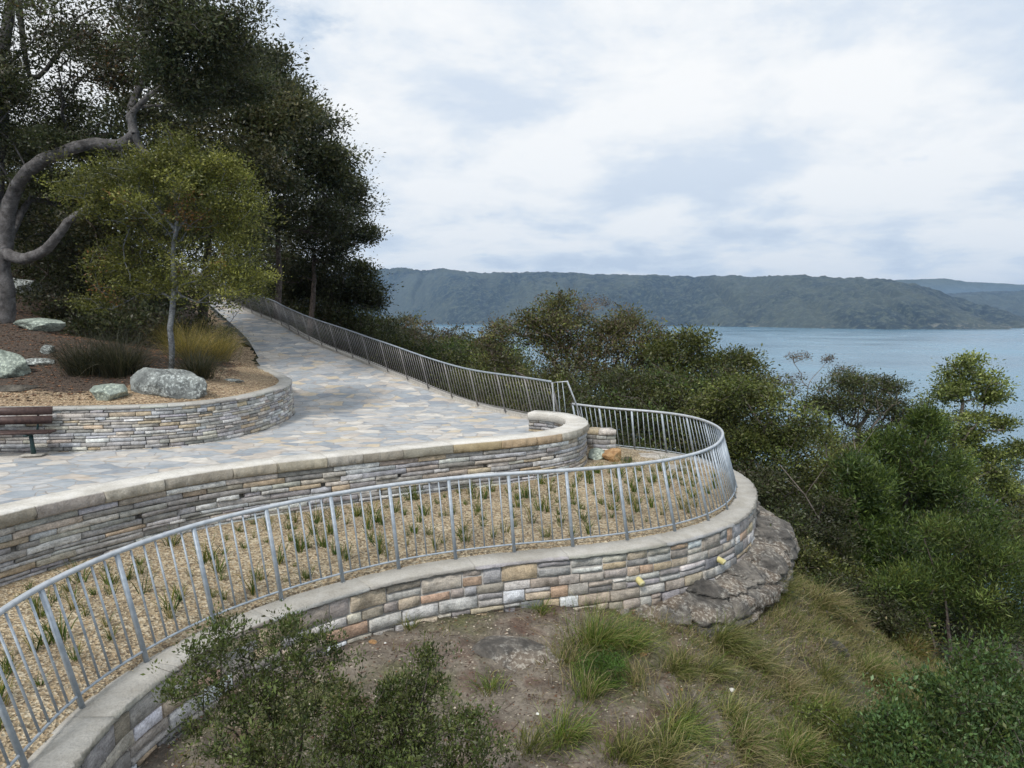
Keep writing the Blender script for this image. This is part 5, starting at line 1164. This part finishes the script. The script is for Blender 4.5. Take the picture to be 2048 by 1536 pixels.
P3 = slope_pts(42000, -4, 8, 3.2, 14); chips('litter', P3, .014, S_((120, 106, 92), (92, 74, 62), (150, 138, 122), (70, 58, 50), (176, 166, 150), (108, 78, 60)), M['dry'], R, .5, 'twigs and crumbs of bark scattered over the soil slope', 'litter')
# twigs
P3 = slope_pts(5200, -3, 8, 3.5, 13); n = len(P3); th = R.uniform(0, 6.28, n); l = R.uniform(.04, .2, n); D = np.c_[np.cos(th) * l, np.sin(th) * l, R.normal(size=n) * .02]
V, Q = tubes('', P3 + (0, 0, .008), P3 + D + (0, 0, .012), np.full(n, .0028), np.full(n, .0015), None, 3)
c = np.repeat(pal_pick(S_((128, 116, 104), (96, 82, 72), (160, 150, 138), (84, 60, 56)), n, R), 6, 0); tag(link('fallen_twigs', quads('fallen_twigs', V, Q, cols=c, mats=[M['dry']])), 'fallen twigs strewn over the soil slope', 'twigs', None, 'stuff')
# ground grass
def grass_mass(name, P, h, w, pal, R, label, db=(.5, -.3, 0), lean=.6, droop=.7, wts=None, per=3):
    n = len(P) * per; V, Q, c = blades(n, R, h, 0, w, pal, lean, droop, 3, dirbias=db, hvar=.6); b = np.repeat(P, per, 0) + np.c_[R.normal(size=(n, 2)) * .03, np.zeros(n)]
    V = V + np.repeat(b, 8, 0); return tag(link(name, quads(name, V, Q, cols=c, mats=[M['leaf']])), label, 'grass', None, 'stuff')
def dens(P):
    e = np.clip((P[:, 0] - .0) / 2.6, 0.04, 1) ; nz = fbm(np.c_[P * .9, np.zeros(len(P))], 4, 3); return (nz > .64 - .34 * e) & (R.random(len(P)) < .15 + .85 * e)
P3 = slope_pts(62000, -3, 8.5, 3.4, 14.5, dens)
grass_mass('ground_grass', P3, .19, .0065, G_OLIVE + G_DRY + G_GREEN[:2] + G_DRY[:3], R, 'matted green and straw grass covering the right side of the slope')
P3 = slope_pts(30000, -2.5, 8.5, 3.4, 14, lambda P: (fbm(np.c_[P * 1.3, np.zeros(len(P))], 4, 21) > .47) & (P[:, 0] > -1.5 + 2 * fbm(np.c_[P * .5, np.zeros(len(P))], 2, 2)))
grass_mass('dead_grass', P3, .17, .005, G_DRY + S_((96, 84, 66), (116, 92, 72), (80, 68, 56)), R, 'flattened dead grass and litter lying over the soil slope', lean=3.2, droop=.3, per=2, db=(.3, -.2, 0))
P3 = slope_pts(6500, 3, 9, 4.0, 16, lambda P: fbm(np.c_[P * .7, np.zeros(len(P))], 4, 9) > .47)
grass_mass('long_grass', P3, .36, .007, G_DRY + G_OLIVE, R, 'long straw-coloured grass hanging down the steep right slope', per=2)
P3 = slope_pts(9000, 4, 30, 9, 45); n = len(P3) * 7; b = np.repeat(P3, 7, 0) + np.c_[R.normal(size=(n, 2)) * .25, np.abs(R.normal(size=n)) * .35]
o = link('undergrowth', leaf_mesh('undergrowth', b, R.normal(size=(n, 3)) + (0, 0, .4), np.clip(b[:, 1] * .0055, .03, .2), np.clip(b[:, 1] * .0025, .014, .08), pal_pick(DKG + BUSH + G_DRY[3:], n, R), M['leaf'])); tag(o, 'dark leafy undergrowth covering the steep ground beneath the slope trees', 'undergrowth', None, 'stuff')
# shore rocks far below
P3 = slope_pts(60000, 20, 130, 30, 200); P3 = P3[(P3[:, 2] < -48) & (P3[:, 2] > -61)][:5000]
if len(P3): chips('shore_rocks', P3, 1.1, S_((150, 150, 148), (120, 120, 120), (180, 180, 178)), M['dry'], R, .8, 'grey rocks along the shore far below the slope', 'rocks')
# woodland over the lower hillside
P3 = slope_pts(26000, -30, 90, 40, 190, lambda P: np.ones(len(P), bool)); P3 = P3[P3[:, 2] > -52]; n = len(P3) * 9; b = np.repeat(P3, 9, 0) + np.c_[R.normal(size=(n, 2)) * 1.0, np.abs(R.normal(size=n)) * 1.6 - 1]
o = link('woodland', leaf_mesh('woodland', b, R.normal(size=(n, 3)) + (0, 0, .5), np.clip(b[:, 1] * .0055, .16, .6), np.clip(b[:, 1] * .0028, .08, .3), pal_pick(DKG + BUSH, n, R), M['leaf'])); tag(o, 'dark bush woodland covering the hillside down to the water', 'woodland', None, 'stuff')

# ------------------------------------------------------------------ haze
mh = bpy.data.materials.new('haze_air'); mh.use_nodes = True; nt = mh.node_tree; nt.nodes.clear(); o_ = nt.nodes.new('ShaderNodeOutputMaterial'); pv = nt.nodes.new('ShaderNodeVolumePrincipled')
pv.inputs['Color'].default_value = (.4, .64, 1, 1); pv.inputs['Density'].default_value = 7.5e-5; pv.inputs['Anisotropy'].default_value = .2; nt.links.new(pv.outputs[0], o_.inputs['Volume'])
mb = MB(); mb.box((0, 39000, 115), (41000, 42000, 182)); tag(mb.build('haze', mh), kind='stuff')

# ------------------------------------------------------------------ sky, sun
SUN_EL, SUN_AZ = 48, 205    # azimuth clockwise from +Y (the view direction)
w = bpy.data.worlds.new('World'); S.world = w; w.use_nodes = True; n = NT(w); bg = n.n['Background']
sky = n.new('ShaderNodeTexSky'); sky.sky_type = 'NISHITA'; sky.sun_disc = False; sky.sun_elevation = math.radians(SUN_EL); sky.sun_rotation = math.radians(SUN_AZ); sky.air_density = 1.0; sky.dust_density = .6; sky.ozone_density = 2.0
tc = n.new('ShaderNodeTexCoord'); sp = n.new('ShaderNodeSeparateXYZ'); n.link(tc.outputs['Generated'], sp.inputs[0])
zc = n.math('ADD', n.math('MAXIMUM', sp.outputs[2], 0.0), .22)
cb = n.new('ShaderNodeCombineXYZ'); n.link(n.math('DIVIDE', sp.outputs[0], zc), cb.inputs[0]); n.link(n.math('DIVIDE', sp.outputs[1], zc), cb.inputs[1]); cb.inputs[2].default_value = 3.7
big_ = n.noise(cb.outputs[0], .8, 3, .5, .1); med = n.noise(cb.outputs[0], 2.4, 9, .6, .1); 
cov = n.math('ADD', n.math('MULTIPLY', big_.outputs['Fac'], .6), n.math('MULTIPLY', med.outputs['Fac'], .4))
def cov_gap(px, py, width, amt, cov):
    d_ = ray(px, py); d_ /= np.linalg.norm(d_); dp = n.new('ShaderNodeVectorMath'); dp.operation = 'DOT_PRODUCT'; n.link(tc.outputs['Generated'], dp.inputs[0]); dp.inputs[1].default_value = tuple(d_)
    mr = n.new('ShaderNodeMapRange'); mr.interpolation_type = 'SMOOTHSTEP'; n.link(dp.outputs['Value'], mr.inputs[0]); mr.inputs[1].default_value = math.cos(width); mr.inputs[2].default_value = 1.0; mr.inputs[3].default_value = 0; mr.inputs[4].default_value = amt
    return n.math('SUBTRACT', cov, mr.outputs[0])
cov = cov_gap(700, 0, .22, .12, cov); cov = cov_gap(1190, 10, .14, .07, cov); cov = cov_gap(1500, 500, .8, -.1, cov)
covr = n.ramp(cov, [(.39, (0, 0, 0)), (.455, (1, 1, 1))], 'EASE')
cb2 = n.new('ShaderNodeCombineXYZ'); n.link(n.math('DIVIDE', sp.outputs[0], zc), cb2.inputs[0]); n.link(n.math('DIVIDE', sp.outputs[1], zc), cb2.inputs[1]); cb2.inputs[2].default_value = 9.1
sh = n.noise(cb2.outputs[0], 1.9, 9, .58, .15)
shade = n.ramp(sh.outputs['Fac'], [(.36, (5.0, 5.9, 7.2)), (.44, (6.3, 7.1, 8.1)), (.495, (7.6, 8.05, 8.5)), (.56, (8.5, 8.7, 8.85))])
blue = n.mix(.6, sky.outputs[0], (5.0, 6.5, 8.3))
hi = n.ramp(sh.outputs['Fac'], [(.38, (6.3, 7.1, 8.15)), (.45, (7.2, 7.8, 8.5)), (.5, (8.1, 8.45, 8.8)), (.58, (8.9, 9.05, 9.15))])
zf = n.ramp(sp.outputs[2], [(.07, (0, 0, 0)), (.2, (1, 1, 1))])
c = n.mix(covr.outputs[0], blue, n.mix(zf.outputs[0], shade.outputs[0], hi.outputs[0]))
# pale veil close to the horizon
hz = n.ramp(sp.outputs[2], [(0.0, (1, 1, 1)), (.1, (.45, .45, .45)), (.3, (0, 0, 0))])
c = n.mix(n.math('MULTIPLY', hz.outputs[0], .55), c, (6.1, 7.1, 8.2))
n.link(c, bg.inputs['Color']); bg.inputs['Strength'].default_value = .1
sd = bpy.data.lights.new('sun', 'SUN'); so = bpy.data.objects.new('sun', sd); COL.objects.link(so); sd.energy = 2.6; sd.angle = math.radians(10); sd.color = (1, .965, .92)
d = Vector((math.sin(math.radians(SUN_AZ)) * math.cos(math.radians(SUN_EL)), math.cos(math.radians(SUN_AZ)) * math.cos(math.radians(SUN_EL)), math.sin(math.radians(SUN_EL))))
so.rotation_euler = d.to_track_quat('Z', 'Y').to_euler(); so.location = (0, -10, 30)

S.view_settings.view_transform = 'Standard'; S.view_settings.look = 'None'; S.view_settings.gamma = 1.0; S.view_settings.exposure = 0.15
S.render.engine = 'CYCLES'
try: S.cycles.volume_max_steps = 64; S.cycles.max_bounces = 6; S.cycles.volume_bounces = 0; S.cycles.transparent_max_bounces = 4
except Exception: pass
